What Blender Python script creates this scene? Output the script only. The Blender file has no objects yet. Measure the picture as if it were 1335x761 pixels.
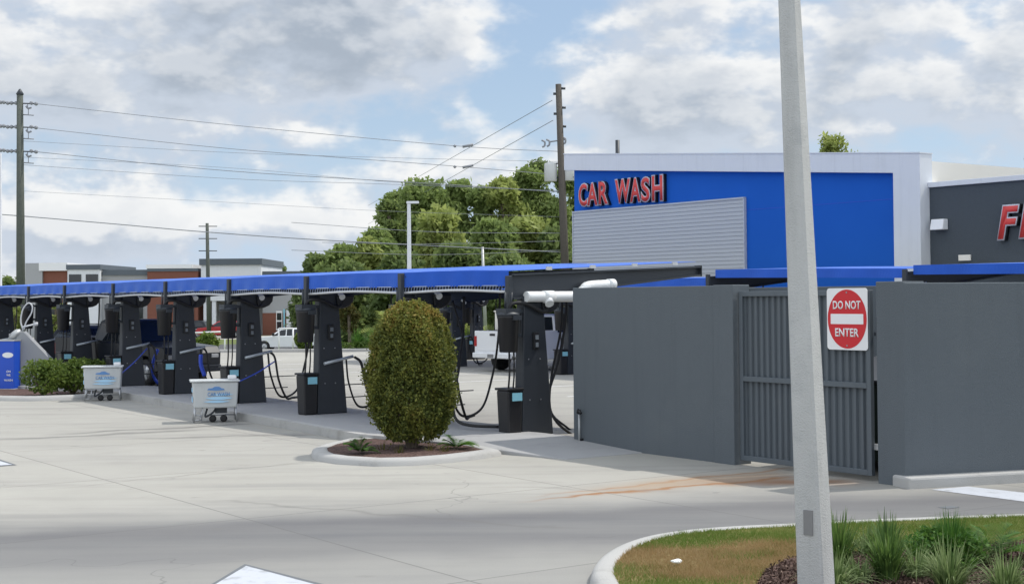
import bpy, bmesh, math, random
import numpy as np
from mathutils import Vector, Matrix
R=math.radians; PI=math.pi
sc=bpy.context.scene; C=sc.collection
rnd=random.Random(7)

# ------------------------------------------------------------------ camera
W,H=1335.0,761.0; F=1900.0; CAMZ=2.5; PITCH=R(1.5); ROLL=R(-0.4)
CX=667.5; CY=388-F*math.tan(PITCH)
CM=(Matrix.Rotation(PI/2+PITCH,3,'X')@Matrix.Rotation(ROLL,3,'Z'))
cam=bpy.data.objects.new('camera',bpy.data.cameras.new('camera')); C.objects.link(cam)
cam.matrix_world=Matrix.Translation((0,0,CAMZ))@CM.to_4x4()
cam.data.sensor_width=36; cam.data.lens=F/W*36
cam.data.shift_y=-(H/2-CY)/W; cam.data.clip_end=3000; cam.data.clip_start=.1
sc.camera=cam
def ray(x,y): return CM@Vector(((x-CX)/F,-(y-CY)/F,-1))
def at(x,y,z=0.0):
    d=ray(x,y); t=(z-CAMZ)/d.z; return Vector((d.x*t,d.y*t,z))
def atd(x,y,Y):
    d=ray(x,y); t=Y/d.y; return Vector((d.x*t,Y,CAMZ+d.z*t))
def hz(x,y,Y): return atd(x,y,Y).z
UD=Vector((.815,.58,0)); DD=Vector((.58,-.815,0)); RU=math.atan2(.58,.815)

# ------------------------------------------------------------------ node helpers
class NT:
    def __init__(s,tree): s.t=tree; s.n=tree.nodes; s.l=tree.links
    def new(s,ty,**kw):
        n=s.n.new(ty)
        for k,v in kw.items(): setattr(n,k,v)
        return n
    def put(s,sock,v):
        if v is None: return
        if isinstance(v,bpy.types.NodeSocket): s.l.new(v,sock)
        else: sock.default_value=v
    def m(s,op,a,b=None,c=None,clamp=False):
        n=s.new('ShaderNodeMath',operation=op); n.use_clamp=clamp
        s.put(n.inputs[0],a); s.put(n.inputs[1],b); s.put(n.inputs[2],c); return n.outputs[0]
    def mix(s,f,a,b):
        n=s.new('ShaderNodeMix',data_type='RGBA'); n.clamp_factor=True
        s.put(n.inputs[0],f); s.put(n.inputs[6],col(a)); s.put(n.inputs[7],col(b)); return n.outputs[2]
    def noise(s,vec,scale,detail=4,rough=.55,dist=0,d='3D'):
        n=s.new('ShaderNodeTexNoise',noise_dimensions=d); s.put(n.inputs['Vector'],vec)
        n.inputs['Scale'].default_value=scale; n.inputs['Detail'].default_value=detail
        n.inputs['Roughness'].default_value=rough; n.inputs['Distortion'].default_value=dist
        return n.outputs['Fac']
    def ramp(s,f,lo,hi):
        n=s.new('ShaderNodeMapRange'); n.interpolation_type='SMOOTHSTEP'
        s.put(n.inputs[0],f); s.put(n.inputs[1],lo); s.put(n.inputs[2],hi); return n.outputs[0]
    def xyz(s,v):
        n=s.new('ShaderNodeSeparateXYZ'); s.put(n.inputs[0],v); return n.outputs
    def comb(s,x,y,z=0.0):
        n=s.new('ShaderNodeCombineXYZ'); s.put(n.inputs[0],x); s.put(n.inputs[1],y); s.put(n.inputs[2],z); return n.outputs[0]
    def gauss(s,v,c,w):
        d=s.m('DIVIDE',s.m('SUBTRACT',v,c),w); return s.m('EXPONENT',s.m('MULTIPLY',s.m('MULTIPLY',d,d),-1.0))
def col(c):
    if isinstance(c,bpy.types.NodeSocket): return c
    if isinstance(c,(tuple,list)) and len(c)==3: return (c[0],c[1],c[2],1)
    return c
def mat0(name):
    m=bpy.data.materials.new(name); m.use_nodes=True; nt=NT(m.node_tree)
    return m,nt,m.node_tree.nodes['Principled BSDF']
def mat(name,c,rough=.6,var=.12,scale=6,bump=.1,bscale=60,metal=0,spec=.5,dirt=None,coat=0,streak=0):
    m,nt,b=mat0(name); tc=nt.new('ShaderNodeTexCoord').outputs['Object']
    n1=nt.noise(tc,scale,5); n2=nt.noise(tc,bscale,3)
    k=nt.m('ADD',nt.m('MULTIPLY',nt.m('SUBTRACT',n1,.5),2*var),nt.m('MULTIPLY',nt.m('SUBTRACT',n2,.5),var))
    dark=tuple(x*(1-var*1.6) for x in c); lite=tuple(min(1,x*(1+var*1.6)) for x in c)
    cc=nt.mix(nt.m('ADD',k,.5),dark,lite)
    if dirt:
        f=nt.ramp(nt.noise(tc,scale*.6,6,.7),.5,.75); cc=nt.mix(nt.m('MULTIPLY',f,dirt[1]),cc,dirt[0])
    if streak:
        mp=nt.new('ShaderNodeMapping'); nt.put(mp.inputs['Vector'],tc); mp.inputs['Scale'].default_value=(3.2,3.2,.22)
        cc=nt.mix(nt.m('MULTIPLY',nt.ramp(nt.noise(mp.outputs[0],1.6,5,.65),.48,.78),streak),cc,tuple(x*.55 for x in c))
        cc=nt.mix(nt.m('MULTIPLY',nt.ramp(nt.noise(tc,.9,5,.7),.5,.7),streak*.5),cc,tuple(min(1,x*1.3) for x in c))
    nt.put(b.inputs['Base Color'],cc)
    b.inputs['Roughness'].default_value=rough; b.inputs['Metallic'].default_value=metal
    b.inputs['Specular IOR Level'].default_value=spec; b.inputs['Coat Weight'].default_value=coat
    if bump:
        bp=nt.new('ShaderNodeBump'); bp.inputs['Strength'].default_value=bump; bp.inputs['Distance'].default_value=.02
        nt.put(bp.inputs['Height'],n2); nt.put(b.inputs['Normal'],bp.outputs[0])
    return m
def leafmat(name,c1,c2,c3,scale=1.2,trans=.35,rough=.6,wts=(.25,.75),hgt=0):
    m,nt,b=mat0(name); tc=nt.new('ShaderNodeTexCoord').outputs['Object']
    ri=nt.new('ShaderNodeNewGeometry').outputs['Random Per Island']
    n=nt.noise(tc,scale,3)
    a=nt.m('ADD',nt.m('MULTIPLY',ri,.45),nt.m('MULTIPLY',nt.m('SUBTRACT',n,.25),1.1))
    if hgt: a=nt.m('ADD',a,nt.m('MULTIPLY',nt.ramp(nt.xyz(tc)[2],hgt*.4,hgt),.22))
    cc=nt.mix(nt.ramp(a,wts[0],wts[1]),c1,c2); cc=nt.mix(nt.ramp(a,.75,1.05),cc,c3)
    nt.put(b.inputs['Base Color'],cc); b.inputs['Roughness'].default_value=rough; b.inputs['Specular IOR Level'].default_value=.25
    tr=nt.new('ShaderNodeBsdfTranslucent'); nt.put(tr.inputs[0],cc)
    mx=nt.new('ShaderNodeMixShader'); mx.inputs[0].default_value=trans
    nt.l.new(b.outputs[0],mx.inputs[1]); nt.l.new(tr.outputs[0],mx.inputs[2])
    nt.l.new(mx.outputs[0],m.node_tree.nodes['Material Output'].inputs[0]); return m

M={}
M['steel_dark']=mat('dark_painted_steel',(.030,.036,.044),.5,.15,3,.05)
M['post']=mat('charcoal_powder_coat',(.026,.031,.039),.5,.18,2.5,.05,dirt=((.06,.065,.07),.3),streak=.3)
M['black']=mat('black_plastic',(.012,.012,.014),.45,.2,8,.05)
M['rubber']=mat('black_rubber',(.014,.014,.015),.65,.2,8,.1)
M['label_blue']=mat('pale_blue_label',(.25,.55,.66),.4,.08,20,0)
M['bar']=mat('brushed_bar',(.42,.46,.49),.38,.1,12,.05,metal=.3)
M['pvc']=mat('white_pvc',(.74,.75,.74),.35,.05,5,.02,dirt=((.5,.5,.47),.25))
M['keypad']=mat('grey_keypad',(.16,.18,.20),.4,.1,10,0)
M['bolt']=mat('bolt_metal',(.3,.3,.32),.4,.1,10,0,metal=.6)
M['rod']=mat('galvanised_rod',(.55,.56,.57),.45,.1,10,.05,metal=.2)
M['cord']=mat('white_lacing_cord',(.36,.42,.55),.7,.1,10,.05)
M['wall']=mat('grey_painted_stucco',(.118,.135,.149),.85,.09,1.2,.5,90,spec=.2,dirt=((.145,.16,.168),.35),streak=.16)
M['gate']=mat('grey_gate_steel',(.092,.110,.126),.55,.12,3,.08,dirt=((.11,.11,.11),.3),streak=.25)
M['white_stucco']=mat('white_stucco',(.66,.68,.70),.85,.04,.8,.2,60,spec=.2,dirt=((.55,.56,.56),.25),streak=.18)
M['cream']=mat('cream_stucco',(.78,.75,.68),.85,.04,.8,.2,60,spec=.2)
M['charcoal_stucco']=mat('charcoal_stucco',(.072,.085,.098),.85,.16,9,.5,40,spec=.2)
M['red']=mat('red_letter_face',(.62,.045,.04),.4,.05,5,0)
M['white']=mat('white_paint',(.78,.78,.78),.45,.03,5,.02)
M['signred']=mat('sign_red',(.56,.012,.02),.4,.05,5,0)
M['concrete_pole']=mat('spun_concrete',(.47,.475,.465),.9,.16,7,.5,80,spec=.2,dirt=((.36,.37,.37),.6),streak=.5)
M['kerb']=mat('kerb_concrete',(.41,.405,.39),.9,.12,2.5,.35,70,spec=.2,dirt=((.25,.24,.22),.6))
M['island']=mat('island_concrete',(.34,.34,.34),.9,.08,1.5,.25,70,spec=.2,dirt=((.25,.25,.25),.5))
M['wood']=mat('weathered_wood_pole',(.10,.09,.078),.9,.25,6,.5,40,spec=.1)
M['woodgreen']=mat('treated_wood_pole',(.105,.115,.10),.9,.25,6,.5,40,spec=.1)
M['wire']=mat('weathered_cable',(.24,.25,.27),.6,.1,5,0)
M['metal_grey']=mat('galvanised_metal',(.42,.43,.43),.45,.1,6,.1,metal=.4)
M['transformer']=mat('transformer_grey',(.52,.53,.52),.5,.08,4,.05)
M['steel']=mat('stainless_steel',(.45,.46,.47),.3,.1,10,.05,metal=.8)
M['tub']=mat('white_moulded_plastic',(.50,.52,.52),.5,.08,4,.03,dirt=((.36,.37,.36),.5),streak=.3)
M['decal_light']=mat('light_blue_decal',(.38,.62,.82),.4,.1,12,0)
M['decal_blue']=mat('blue_decal',(.10,.24,.50),.4,.1,12,0)
M['sign_blue']=mat('blue_sign_face',(.006,.07,.50),.4,.05,5,0)
M['cabinet']=mat('grey_sheet_cabinet',(.30,.31,.32),.6,.08,3,.1,dirt=((.24,.24,.23),.4))
M['hoseblue']=mat('blue_hose',(.01,.05,.42),.4,.05,5,0)
M['hosewhite']=mat('pale_hose',(.55,.56,.58),.4,.05,5,0)
M['brick']=mat('red_brick_far',(.20,.085,.06),.9,.15,2,.2,8,spec=.2)
M['greywall']=mat('light_grey_render',(.36,.365,.37),.9,.08,1,.1,spec=.2)
M['darkcap']=mat('dark_cornice',(.10,.12,.14),.7,.1,2,.05)
M['carwhite']=mat('white_car_paint',(.78,.79,.80),.25,.02,3,0,coat=.6)
M['carblack']=mat('black_car_paint',(.009,.012,.018),.35,.05,3,0,coat=.15,spec=.3)
M['carred']=mat('red_car_paint',(.35,.01,.02),.25,.05,3,0,coat=.6)
M['trunk']=mat('bark',(.14,.115,.09),.95,.25,5,.6,20,spec=.1)
M['litter']=mat('white_paper',(.8,.8,.76),.8,.05,30,.1)
M['plate']=mat('dull_number_plate',(.20,.20,.20),.5,.1,30,.05)
M['amber']=mat('lamp_lens',(.35,.36,.37),.3,.02,5,0)
M['taillight']=mat('taillight_red',(.35,.01,.01),.25,.02,5,0)
g,nt,b=mat0('tinted_glass'); b.inputs['Base Color'].default_value=(.012,.016,.02,1); b.inputs['Roughness'].default_value=.06; b.inputs['IOR'].default_value=1.5; M['glass']=g
m,nt,b=mat0('mulch')
tc=nt.new('ShaderNodeTexCoord').outputs['Object']; v=nt.new('ShaderNodeTexVoronoi'); nt.put(v.inputs['Vector'],tc); v.inputs['Scale'].default_value=28
nt.put(b.inputs['Base Color'],nt.mix(v.outputs['Color'],(.045,.022,.018),(.17,.10,.08))); b.inputs['Roughness'].default_value=.95
bp=nt.new('ShaderNodeBump'); bp.inputs['Distance'].default_value=.04; nt.put(bp.inputs['Height'],v.outputs['Distance']); nt.put(b.inputs['Normal'],bp.outputs[0]); M['mulch']=m
# canvas: blue woven fabric
m,nt,b=mat0('blue_canvas'); tc=nt.new('ShaderNodeTexCoord').outputs['Object']
nt.put(b.inputs['Base Color'],nt.mix(nt.noise(tc,1.6,5),(.010,.085,.50),(.018,.12,.64))); b.inputs['Roughness'].default_value=.7
b.inputs['Specular IOR Level'].default_value=.35; b.inputs['Sheen Weight'].default_value=.4; b.inputs['Sheen Tint'].default_value=(.5,.7,1,1)
tr=nt.new('ShaderNodeBsdfTranslucent'); tr.inputs[0].default_value=(.01,.09,.55,1); mx=nt.new('ShaderNodeMixShader'); mx.inputs[0].default_value=.15
nt.l.new(b.outputs[0],mx.inputs[1]); nt.l.new(tr.outputs[0],mx.inputs[2]); nt.l.new(mx.outputs[0],m.node_tree.nodes['Material Output'].inputs[0]); M['canvas']=m
# blue stucco with shallow horizontal score lines
m,nt,b=mat0('blue_stucco'); tc=nt.new('ShaderNodeTexCoord').outputs['Object']
nt.put(b.inputs['Base Color'],nt.mix(nt.noise(tc,.5,5),(.008,.095,.44),(.012,.115,.50))); b.inputs['Roughness'].default_value=.8
b.inputs['Specular IOR Level'].default_value=.2
bp=nt.new('ShaderNodeBump'); bp.inputs['Strength'].default_value=.2; bp.inputs['Distance'].default_value=.02; nt.put(bp.inputs['Height'],nt.noise(tc,60,3)); nt.put(b.inputs['Normal'],bp.outputs[0]); M['blue_stucco']=m
M['siding']=mat('grey_lap_siding',(.42,.44,.46),.6,.06,1.5,.1)
M['siding_trim']=mat('pale_siding_trim',(.46,.48,.51),.6,.06,1.5,.1)
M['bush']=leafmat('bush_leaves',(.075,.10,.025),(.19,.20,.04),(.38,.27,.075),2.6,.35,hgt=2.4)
M['tree1']=leafmat('tree_leaves',(.17,.23,.07),(.30,.38,.125),(.43,.48,.19),.30,.5)
M['tree2']=leafmat('tree_leaves_yellow',(.24,.29,.08),(.39,.44,.14),(.52,.53,.22),.35,.5)
M['tree3']=leafmat('tree_leaves_dark',(.12,.17,.06),(.22,.28,.09),(.32,.38,.13),.3,.5)
M['myrtle']=leafmat('myrtle_leaves',(.07,.08,.02),(.13,.11,.03),(.18,.12,.05),1,.35)
M['hedge']=leafmat('hedge_leaves',(.08,.13,.025),(.18,.24,.045),(.32,.38,.08),2,.35)
M['blade']=leafmat('strap_leaves',(.06,.12,.03),(.14,.23,.055),(.40,.46,.24),6,.4)
M['blade2']=leafmat('variegated_leaves',(.10,.16,.05),(.26,.33,.14),(.62,.62,.46),6,.4)
M['cycad']=leafmat('frond_leaves',(.05,.13,.025),(.11,.22,.035),(.20,.33,.07),4,.4)
M['grassblade']=leafmat('lawn_blades',(.13,.20,.035),(.23,.25,.07),(.38,.32,.14),1.5,.35,wts=(.45,.75))
M['dryblade']=leafmat('dry_lawn_blades',(.20,.16,.05),(.36,.25,.12),(.50,.38,.24),2.0,.35,wts=(.2,.5))
M['grassfar']=leafmat('far_grass',(.06,.11,.015),(.10,.16,.025),(.15,.19,.04),.5,.3)

# ------------------------------------------------------------------ mesh helpers
class MB:
    def __init__(s): s.bm=bmesh.new()
    def box(s,x0,x1,y0,y1,z0,z1,mt=None):
        vs=[s.bm.verts.new(p) for p in ((x0,y0,z0),(x1,y0,z0),(x1,y1,z0),(x0,y1,z0),(x0,y0,z1),(x1,y0,z1),(x1,y1,z1),(x0,y1,z1))]
        for f in ((3,2,1,0),(4,5,6,7),(0,1,5,4),(1,2,6,5),(2,3,7,6),(3,0,4,7)): s.bm.faces.new([vs[i] for i in f])
        if mt is not None: bmesh.ops.transform(s.bm,matrix=mt,verts=vs)
        return s
    def hexa(s,p):
        vs=[s.bm.verts.new(q) for q in p]
        for f in ((3,2,1,0),(4,5,6,7),(0,1,5,4),(1,2,6,5),(2,3,7,6),(3,0,4,7)): s.bm.faces.new([vs[i] for i in f])
        return s
    def prism(s,pts,axis,a,b):
        """polygon in the two other axes, extruded along axis from a to b"""
        def P(q,t): return {'x':(t,q[0],q[1]),'y':(q[0],t,q[1]),'z':(q[0],q[1],t)}[axis]
        A=[s.bm.verts.new(P(q,a)) for q in pts]; B=[s.bm.verts.new(P(q,b)) for q in pts]
        s.bm.faces.new(A); s.bm.faces.new(B[::-1]); n=len(pts)
        for i in range(n): s.bm.faces.new((A[i],B[i],B[(i+1)%n],A[(i+1)%n]))
        return s
    def tube(s,pts,r,seg=8,cap=True,r2=None):
        pts=[Vector(p) for p in pts]; n=len(pts); rings=[]
        up=Vector((0,0,1)); prev=None
        for i,p in enumerate(pts):
            d=(pts[min(i+1,n-1)]-pts[max(i-1,0)]).normalized()
            if prev is None:
                a=d.cross(up) if abs(d.z)<.95 else d.cross(Vector((1,0,0)))
            else: a=prev-d*prev.dot(d)
            a.normalize(); prev=a; b_=d.cross(a)
            t=i/(n-1) if n>1 else 0
            rr=r if r2 is None else r+(r2-r)*t
            if isinstance(r,(list,tuple)): rr=r[i]
            rings.append([s.bm.verts.new(p+a*math.cos(2*PI*k/seg)*rr+b_*math.sin(2*PI*k/seg)*rr) for k in range(seg)])
        for i in range(n-1):
            for k in range(seg):
                f=s.bm.faces.new((rings[i][k],rings[i][(k+1)%seg],rings[i+1][(k+1)%seg],rings[i+1][k])); f.smooth=True
        if cap: s.bm.faces.new(rings[0][::-1]); s.bm.faces.new(rings[-1])
        return s
    def lathe(s,prof,cx=0,cy=0,seg=20,mt=None,smooth=True):
        rings=[]; vs=[]
        for (r,z) in prof:
            ring=[s.bm.verts.new((cx+r*math.cos(2*PI*k/seg),cy+r*math.sin(2*PI*k/seg),z)) for k in range(seg)]; rings.append(ring); vs+=ring
        for i in range(len(prof)-1):
            for k in range(seg):
                f=s.bm.faces.new((rings[i][k],rings[i][(k+1)%seg],rings[i+1][(k+1)%seg],rings[i+1][k])); f.smooth=smooth
        s.bm.faces.new(rings[0][::-1]); s.bm.faces.new(rings[-1])
        if mt is not None: bmesh.ops.transform(s.bm,matrix=mt,verts=vs)
        return s
    def quad(s,*p): s.bm.faces.new([s.bm.verts.new(q) for q in p]); return s
    def build(s,name,m,parent=None,bevel=0,loc=None):
        bmesh.ops.recalc_face_normals(s.bm,faces=s.bm.faces)
        me=bpy.data.meshes.new(name); s.bm.to_mesh(me); s.bm.free()
        return link(name,me,m,parent,bevel,loc)
def link(name,me,m,parent=None,bevel=0,loc=None):
    me.materials.clear(); me.materials.append(M[m] if isinstance(m,str) else m)
    o=bpy.data.objects.new(name,me); C.objects.link(o)
    if parent: o.parent=parent
    if loc is not None: o.location=loc
    if bevel:
        b=o.modifiers.new('bevel','BEVEL'); b.width=bevel; b.segments=2; b.limit_method='ANGLE'; b.angle_limit=R(40)
    return o
def tag(o,label,cat,group=None):
    o['label']=label; o['category']=cat
    if group: o['group']=group
    return o
def struct(o): o['kind']='structure'; return o
def empty(name,label,cat,loc=(0,0,0),rz=0,group=None):
    o=bpy.data.objects.new(name,None); C.objects.link(o); o.location=loc; o.rotation_euler=(0,0,rz); o.empty_display_size=.2
    return tag(o,label,cat,group)
def copy_tree(o,parent=None):
    c=o.copy(); C.objects.link(c)
    if parent: c.parent=parent
    for ch in list(o.children): copy_tree(ch,c)
    return c
def spline(pts,n=10):
    pts=[Vector(p) for p in pts]; out=[]
    P=[pts[0]*2-pts[1]]+pts+[pts[-1]*2-pts[-2]]
    for i in range(1,len(P)-2):
        for k in range(n):
            t=k/n; a,b_,c,d=P[i-1],P[i],P[i+1],P[i+2]
            out.append(.5*((2*b_)+(c-a)*t+(2*a-5*b_+4*c-d)*t*t+(3*b_-a-3*c+d)*t**3))
    out.append(pts[-1]); return out
_tc=bpy.data.objects
def text_mesh(s,w,h,ext=.0,offset=0.0,shear=0.0):
    """text as mesh in local XY (baseline at 0,0) scaled to w x h, extruded +-ext in z"""
    cu=bpy.data.curves.new('t','FONT'); cu.body=s; cu.size=1; cu.offset=offset; cu.resolution_u=4; cu.shear=shear
    o=bpy.data.objects.new('t',cu); C.objects.link(o)
    bpy.context.view_layer.update(); dg=bpy.context.evaluated_depsgraph_get()
    me=bpy.data.meshes.new_from_object(o.evaluated_get(dg)); bpy.data.objects.remove(o)
    bm=bmesh.new(); bm.from_mesh(me)
    bmesh.ops.remove_doubles(bm,verts=bm.verts,dist=1e-5)
    xs=[v.co.x for v in bm.verts]; ys=[v.co.y for v in bm.verts]
    x0,x1,y0,y1=min(xs),max(xs),min(ys),max(ys)
    for v in bm.verts: v.co=Vector(((v.co.x-x0)/(x1-x0)*w,(v.co.y-y0)/(y1-y0)*h,0))
    if ext:
        r=bmesh.ops.extrude_face_region(bm,geom=list(bm.faces))
        for v in r['geom']:
            if isinstance(v,bmesh.types.BMVert): v.co.z+=ext
    bmesh.ops.recalc_face_normals(bm,faces=bm.faces)
    bm.to_mesh(me); bm.free(); return me
def frame_mat(o,x,n):
    """matrix with local x along x, local y up (world z), local z = outward normal n"""
    x=Vector(x).normalized(); y=Vector((0,0,1)); n=Vector(n).normalized()
    return Matrix(((x.x,y.x,n.x,o[0]),(x.y,y.y,n.y,o[1]),(x.z,y.z,n.z,o[2]),(0,0,0,1)))
# leaves
def leaf_mesh(name,P,size,seed=1,aspect=.5,vert=0.0):
    rg=np.random.default_rng(seed); n=len(P)
    a=rg.normal(size=(n,3)); a/=np.linalg.norm(a,axis=1)[:,None]
    b=rg.normal(size=(n,3)); b-=a*(a*b).sum(1)[:,None]; b/=np.linalg.norm(b,axis=1)[:,None]
    s=size*(.6+.8*rg.random(n))[:,None]
    V=np.stack([P+a*s,P+b*s*aspect,P-a*s,P-b*s*aspect],1).reshape(-1,3)
    me=bpy.data.meshes.new(name); me.vertices.add(4*n); me.vertices.foreach_set('co',V.ravel().astype(np.float32))
    me.loops.add(4*n); me.loops.foreach_set('vertex_index',np.arange(4*n,dtype=np.int32))
    me.polygons.add(n); me.polygons.foreach_set('loop_start',np.arange(0,4*n,4,dtype=np.int32)); me.polygons.foreach_set('loop_total',np.full(n,4,dtype=np.int32))
    me.update(calc_edges=True); return me
def blob_points(rg,blobs,n,shell=.55):
    w=np.array([np.prod(b[1])**(2/3) for b in blobs]); w/=w.sum()
    k=rg.choice(len(blobs),size=n,p=w); c=np.array([b[0] for b in blobs])[k]; r=np.array([b[1] for b in blobs])[k]
    d=rg.normal(size=(n,3)); d/=np.linalg.norm(d,axis=1)[:,None]
    q=(shell+(1-shell)*rg.random(n)**.6)*(1+.12*rg.normal(size=n))
    return c+d*r*q[:,None]

# ------------------------------------------------------------------ tree builder
def tree(name,label,cat,px,topy,Y,wpx,m,base_z=-1.2,seed=1,low=.25,n=4200,group=None,leaf=.30,kind='broad',nb=44):
    top=atd(px,topy,Y); h=top.z-base_z; w=wpx*Y/F/2
    rg=np.random.default_rng(seed); rr=random.Random(seed)
    root=empty(name,label,cat,(top.x,Y,base_z),rr.uniform(0,6),group)
    blobs=[]
    for i in range(nb):
        t=rr.random()
        z=h*(low+(1-low)*t)
        if kind=='pine': env=w*(.45+.55*math.sin(PI*min(1,t*1.0)**.7))*(1-.3*t)
        else: env=w*max(.15,math.sin(PI*(.18+.80*t))**.6)
        a=rr.uniform(0,2*PI); q=env*math.sqrt(rr.random())*.8
        s=w*rr.uniform(.26,.48); zz=min(z,h-s*.75)
        blobs.append(((q*math.cos(a),q*math.sin(a),zz),(s,s,s*rr.uniform(.6,.9))))
    blobs.append(((0,0,h-w*.28),(w*.32,w*.32,w*.26)))
    tr=MB(); tr.tube(spline([(0,0,-.3),(w*.04,0,h*.35),(-w*.03,w*.03,h*.65),(0,0,h*.9)],4),.035*h/2+.05,8,r2=.04)
    for bl in blobs[::3]:
        c=Vector(bl[0]); z0=max(h*.2,c.z-w*.7); tr.tube(spline([(0,0,z0),c*.5+Vector((0,0,z0*.5+.1)),c],3),.06+.006*h,5,r2=.03)
    tr.build('trunk','trunk',root)
    P=blob_points(rg,blobs,int(n*1.25),.42); P=P+rg.normal(size=P.shape)*w*.075; P=P[P[:,2]>.05]
    link('crown',leaf_mesh('crown',P,leaf*.8,seed),m,root)
    return root
def shrub(name,label,cat,loc,w,d,h,m,n=2500,leaf=.05,seed=1,group=None,lump=10,stem=True,rz=0):
    rg=np.random.default_rng(seed); rr=random.Random(seed)
    root=empty(name,label,cat,loc,rz,group)
    bl=[((0,0,h*.5),(w*.42,d*.42,h*.45))]
    for i in range(lump):
        a=rr.uniform(0,2*PI); q=rr.uniform(.3,.75); s=rr.uniform(.18,.3)
        bl.append(((w*.5*q*math.cos(a),d*.5*q*math.sin(a),h*rr.uniform(.3,.78)),(w*s,d*s,h*s)))
    P=blob_points(rg,bl,n,.7); P=P[P[:,2]>.02]; P[:,2]=np.minimum(P[:,2],h*1.02)
    link('foliage',leaf_mesh('foliage',P,leaf,seed),m,root)
    if stem:
        t=MB()
        for i in range(5):
            a=i*1.3; t.tube([(0,0,-.05),(w*.15*math.cos(a),d*.15*math.sin(a),h*.3),(w*.3*math.cos(a),d*.3*math.sin(a),h*.6)],.02+.01*h,5,r2=.01)
        t.build('stem','trunk',root)
    return root
def tuft(name,label,loc,n,L,m,seed=1,wid=.012,spread=1.0,group=None,cat='plant'):
    """clump of arching strap leaves"""
    rr=random.Random(seed); bm=bmesh.new()
    for i in range(n):
        a=rr.uniform(0,2*PI); l=L*rr.uniform(.6,1.15); lean=rr.uniform(.1,1.0)*spread; r0=rr.uniform(0,.09)
        dx,dy=math.cos(a),math.sin(a); prev=None
        for k in range(6):
            t=k/5; out=r0+l*lean*.75*t**1.3; z=l*(t*(1-.15*lean)-.62*lean*t**2.4)
            w_=wid*(1-t**2*.95); px_,py_=-dy*w_,dx*w_
            c=Vector((dx*out,dy*out,max(z,.01)))
            cur=(bm.verts.new(c+Vector((px_,py_,0))),bm.verts.new(c-Vector((px_,py_,0))))
            if prev: bm.faces.new((prev[0],prev[1],cur[1],cur[0]))
            prev=cur
    me=bpy.data.meshes.new(name); bm.to_mesh(me); bm.free()
    o=link(name,me,m,None,0,loc); return tag(o,label,cat,group)
def fronds(name,label,loc,n,L,m,seed=1,group=None,cat='plant',leafw=.02,rise=1.0):
    """cycad / palm clump: curved ribs with leaflets"""
    rr=random.Random(seed); bm=bmesh.new()
    for i in range(n):
        a=2*PI*i/n+rr.uniform(-.25,.25); l=L*rr.uniform(.75,1.1); el=rr.uniform(.35,1.25)
        for k in range(2,18):
            t=k/18; out=l*t*math.cos(el)*(1); z=rise*(l*t*math.sin(el)-.45*l*t*t)+.04
            c=Vector((math.cos(a)*out,math.sin(a)*out,max(.02,z))); ll=l*.34*math.sin(PI*(.12+.85*t))
            for sgn in (-1,1):
                side=Vector((-math.sin(a)*sgn,math.cos(a)*sgn,.25))+Vector((math.cos(a)*.5,math.sin(a)*.5,.1)); side.normalize()
                e=c+side*ll; wv=Vector((math.cos(a),math.sin(a),0))*leafw
                bm.faces.new([bm.verts.new(c-wv),bm.verts.new(c+wv),bm.verts.new(e)])
    me=bpy.data.meshes.new(name); bm.to_mesh(me); bm.free()
    return tag(link(name,me,m,None,0,loc),label,cat,group)

# ================================================================== SETTING
# ground: grass sheet to the horizon, dropping 1.2 m beyond the lot
bm=bmesh.new(); ys=[-60,70,80,100,150,400,2500]; zs=[-.03,-.03,-1.2,-1.2,-1.2,-1.2,-1.2]
xs=[-2500,-300,-60,-20,0,20,60,300,2500]; g=[[bm.verts.new((x,y,z)) for x in xs] for y,z in zip(ys,zs)]
for i in range(len(ys)-1):
    for j in range(len(xs)-1): bm.faces.new((g[i][j],g[i][j+1],g[i+1][j+1],g[i+1][j]))
me=bpy.data.meshes.new('ground'); bm.to_mesh(me); bm.free()
m,nt,b=mat0('rough_grass_ground'); tc=nt.new('ShaderNodeTexCoord').outputs['Object']
nt.put(b.inputs['Base Color'],nt.mix(nt.noise(tc,.35,6,.7),(.05,.09,.015),(.15,.17,.04))); b.inputs['Roughness'].default_value=.95; M['ground']=m
struct(link('ground',me,'ground'))

# concrete lot
m,nt,b=mat0('lot_concrete'); tc=nt.new('ShaderNodeTexCoord').outputs['Object']; X,Yc,Z=nt.xyz(tc)
big=nt.noise(tc,.16,5,.6); mid=nt.noise(tc,1.1,6,.65); fine=nt.noise(tc,45,3)
st=nt.noise(nt.comb(nt.m('MULTIPLY',X,.22),nt.m('MULTIPLY',Yc,1.6)),1.0,5,.6,d='3D')
c=nt.mix(nt.ramp(big,.3,.7),(.475,.465,.43),(.55,.54,.505))
c=nt.mix(nt.m('MULTIPLY',nt.ramp(mid,.45,.8),.35),c,(.37,.36,.345))
c=nt.mix(nt.m('MULTIPLY',nt.ramp(st,.46,.74),.6),c,(.34,.335,.325))
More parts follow.
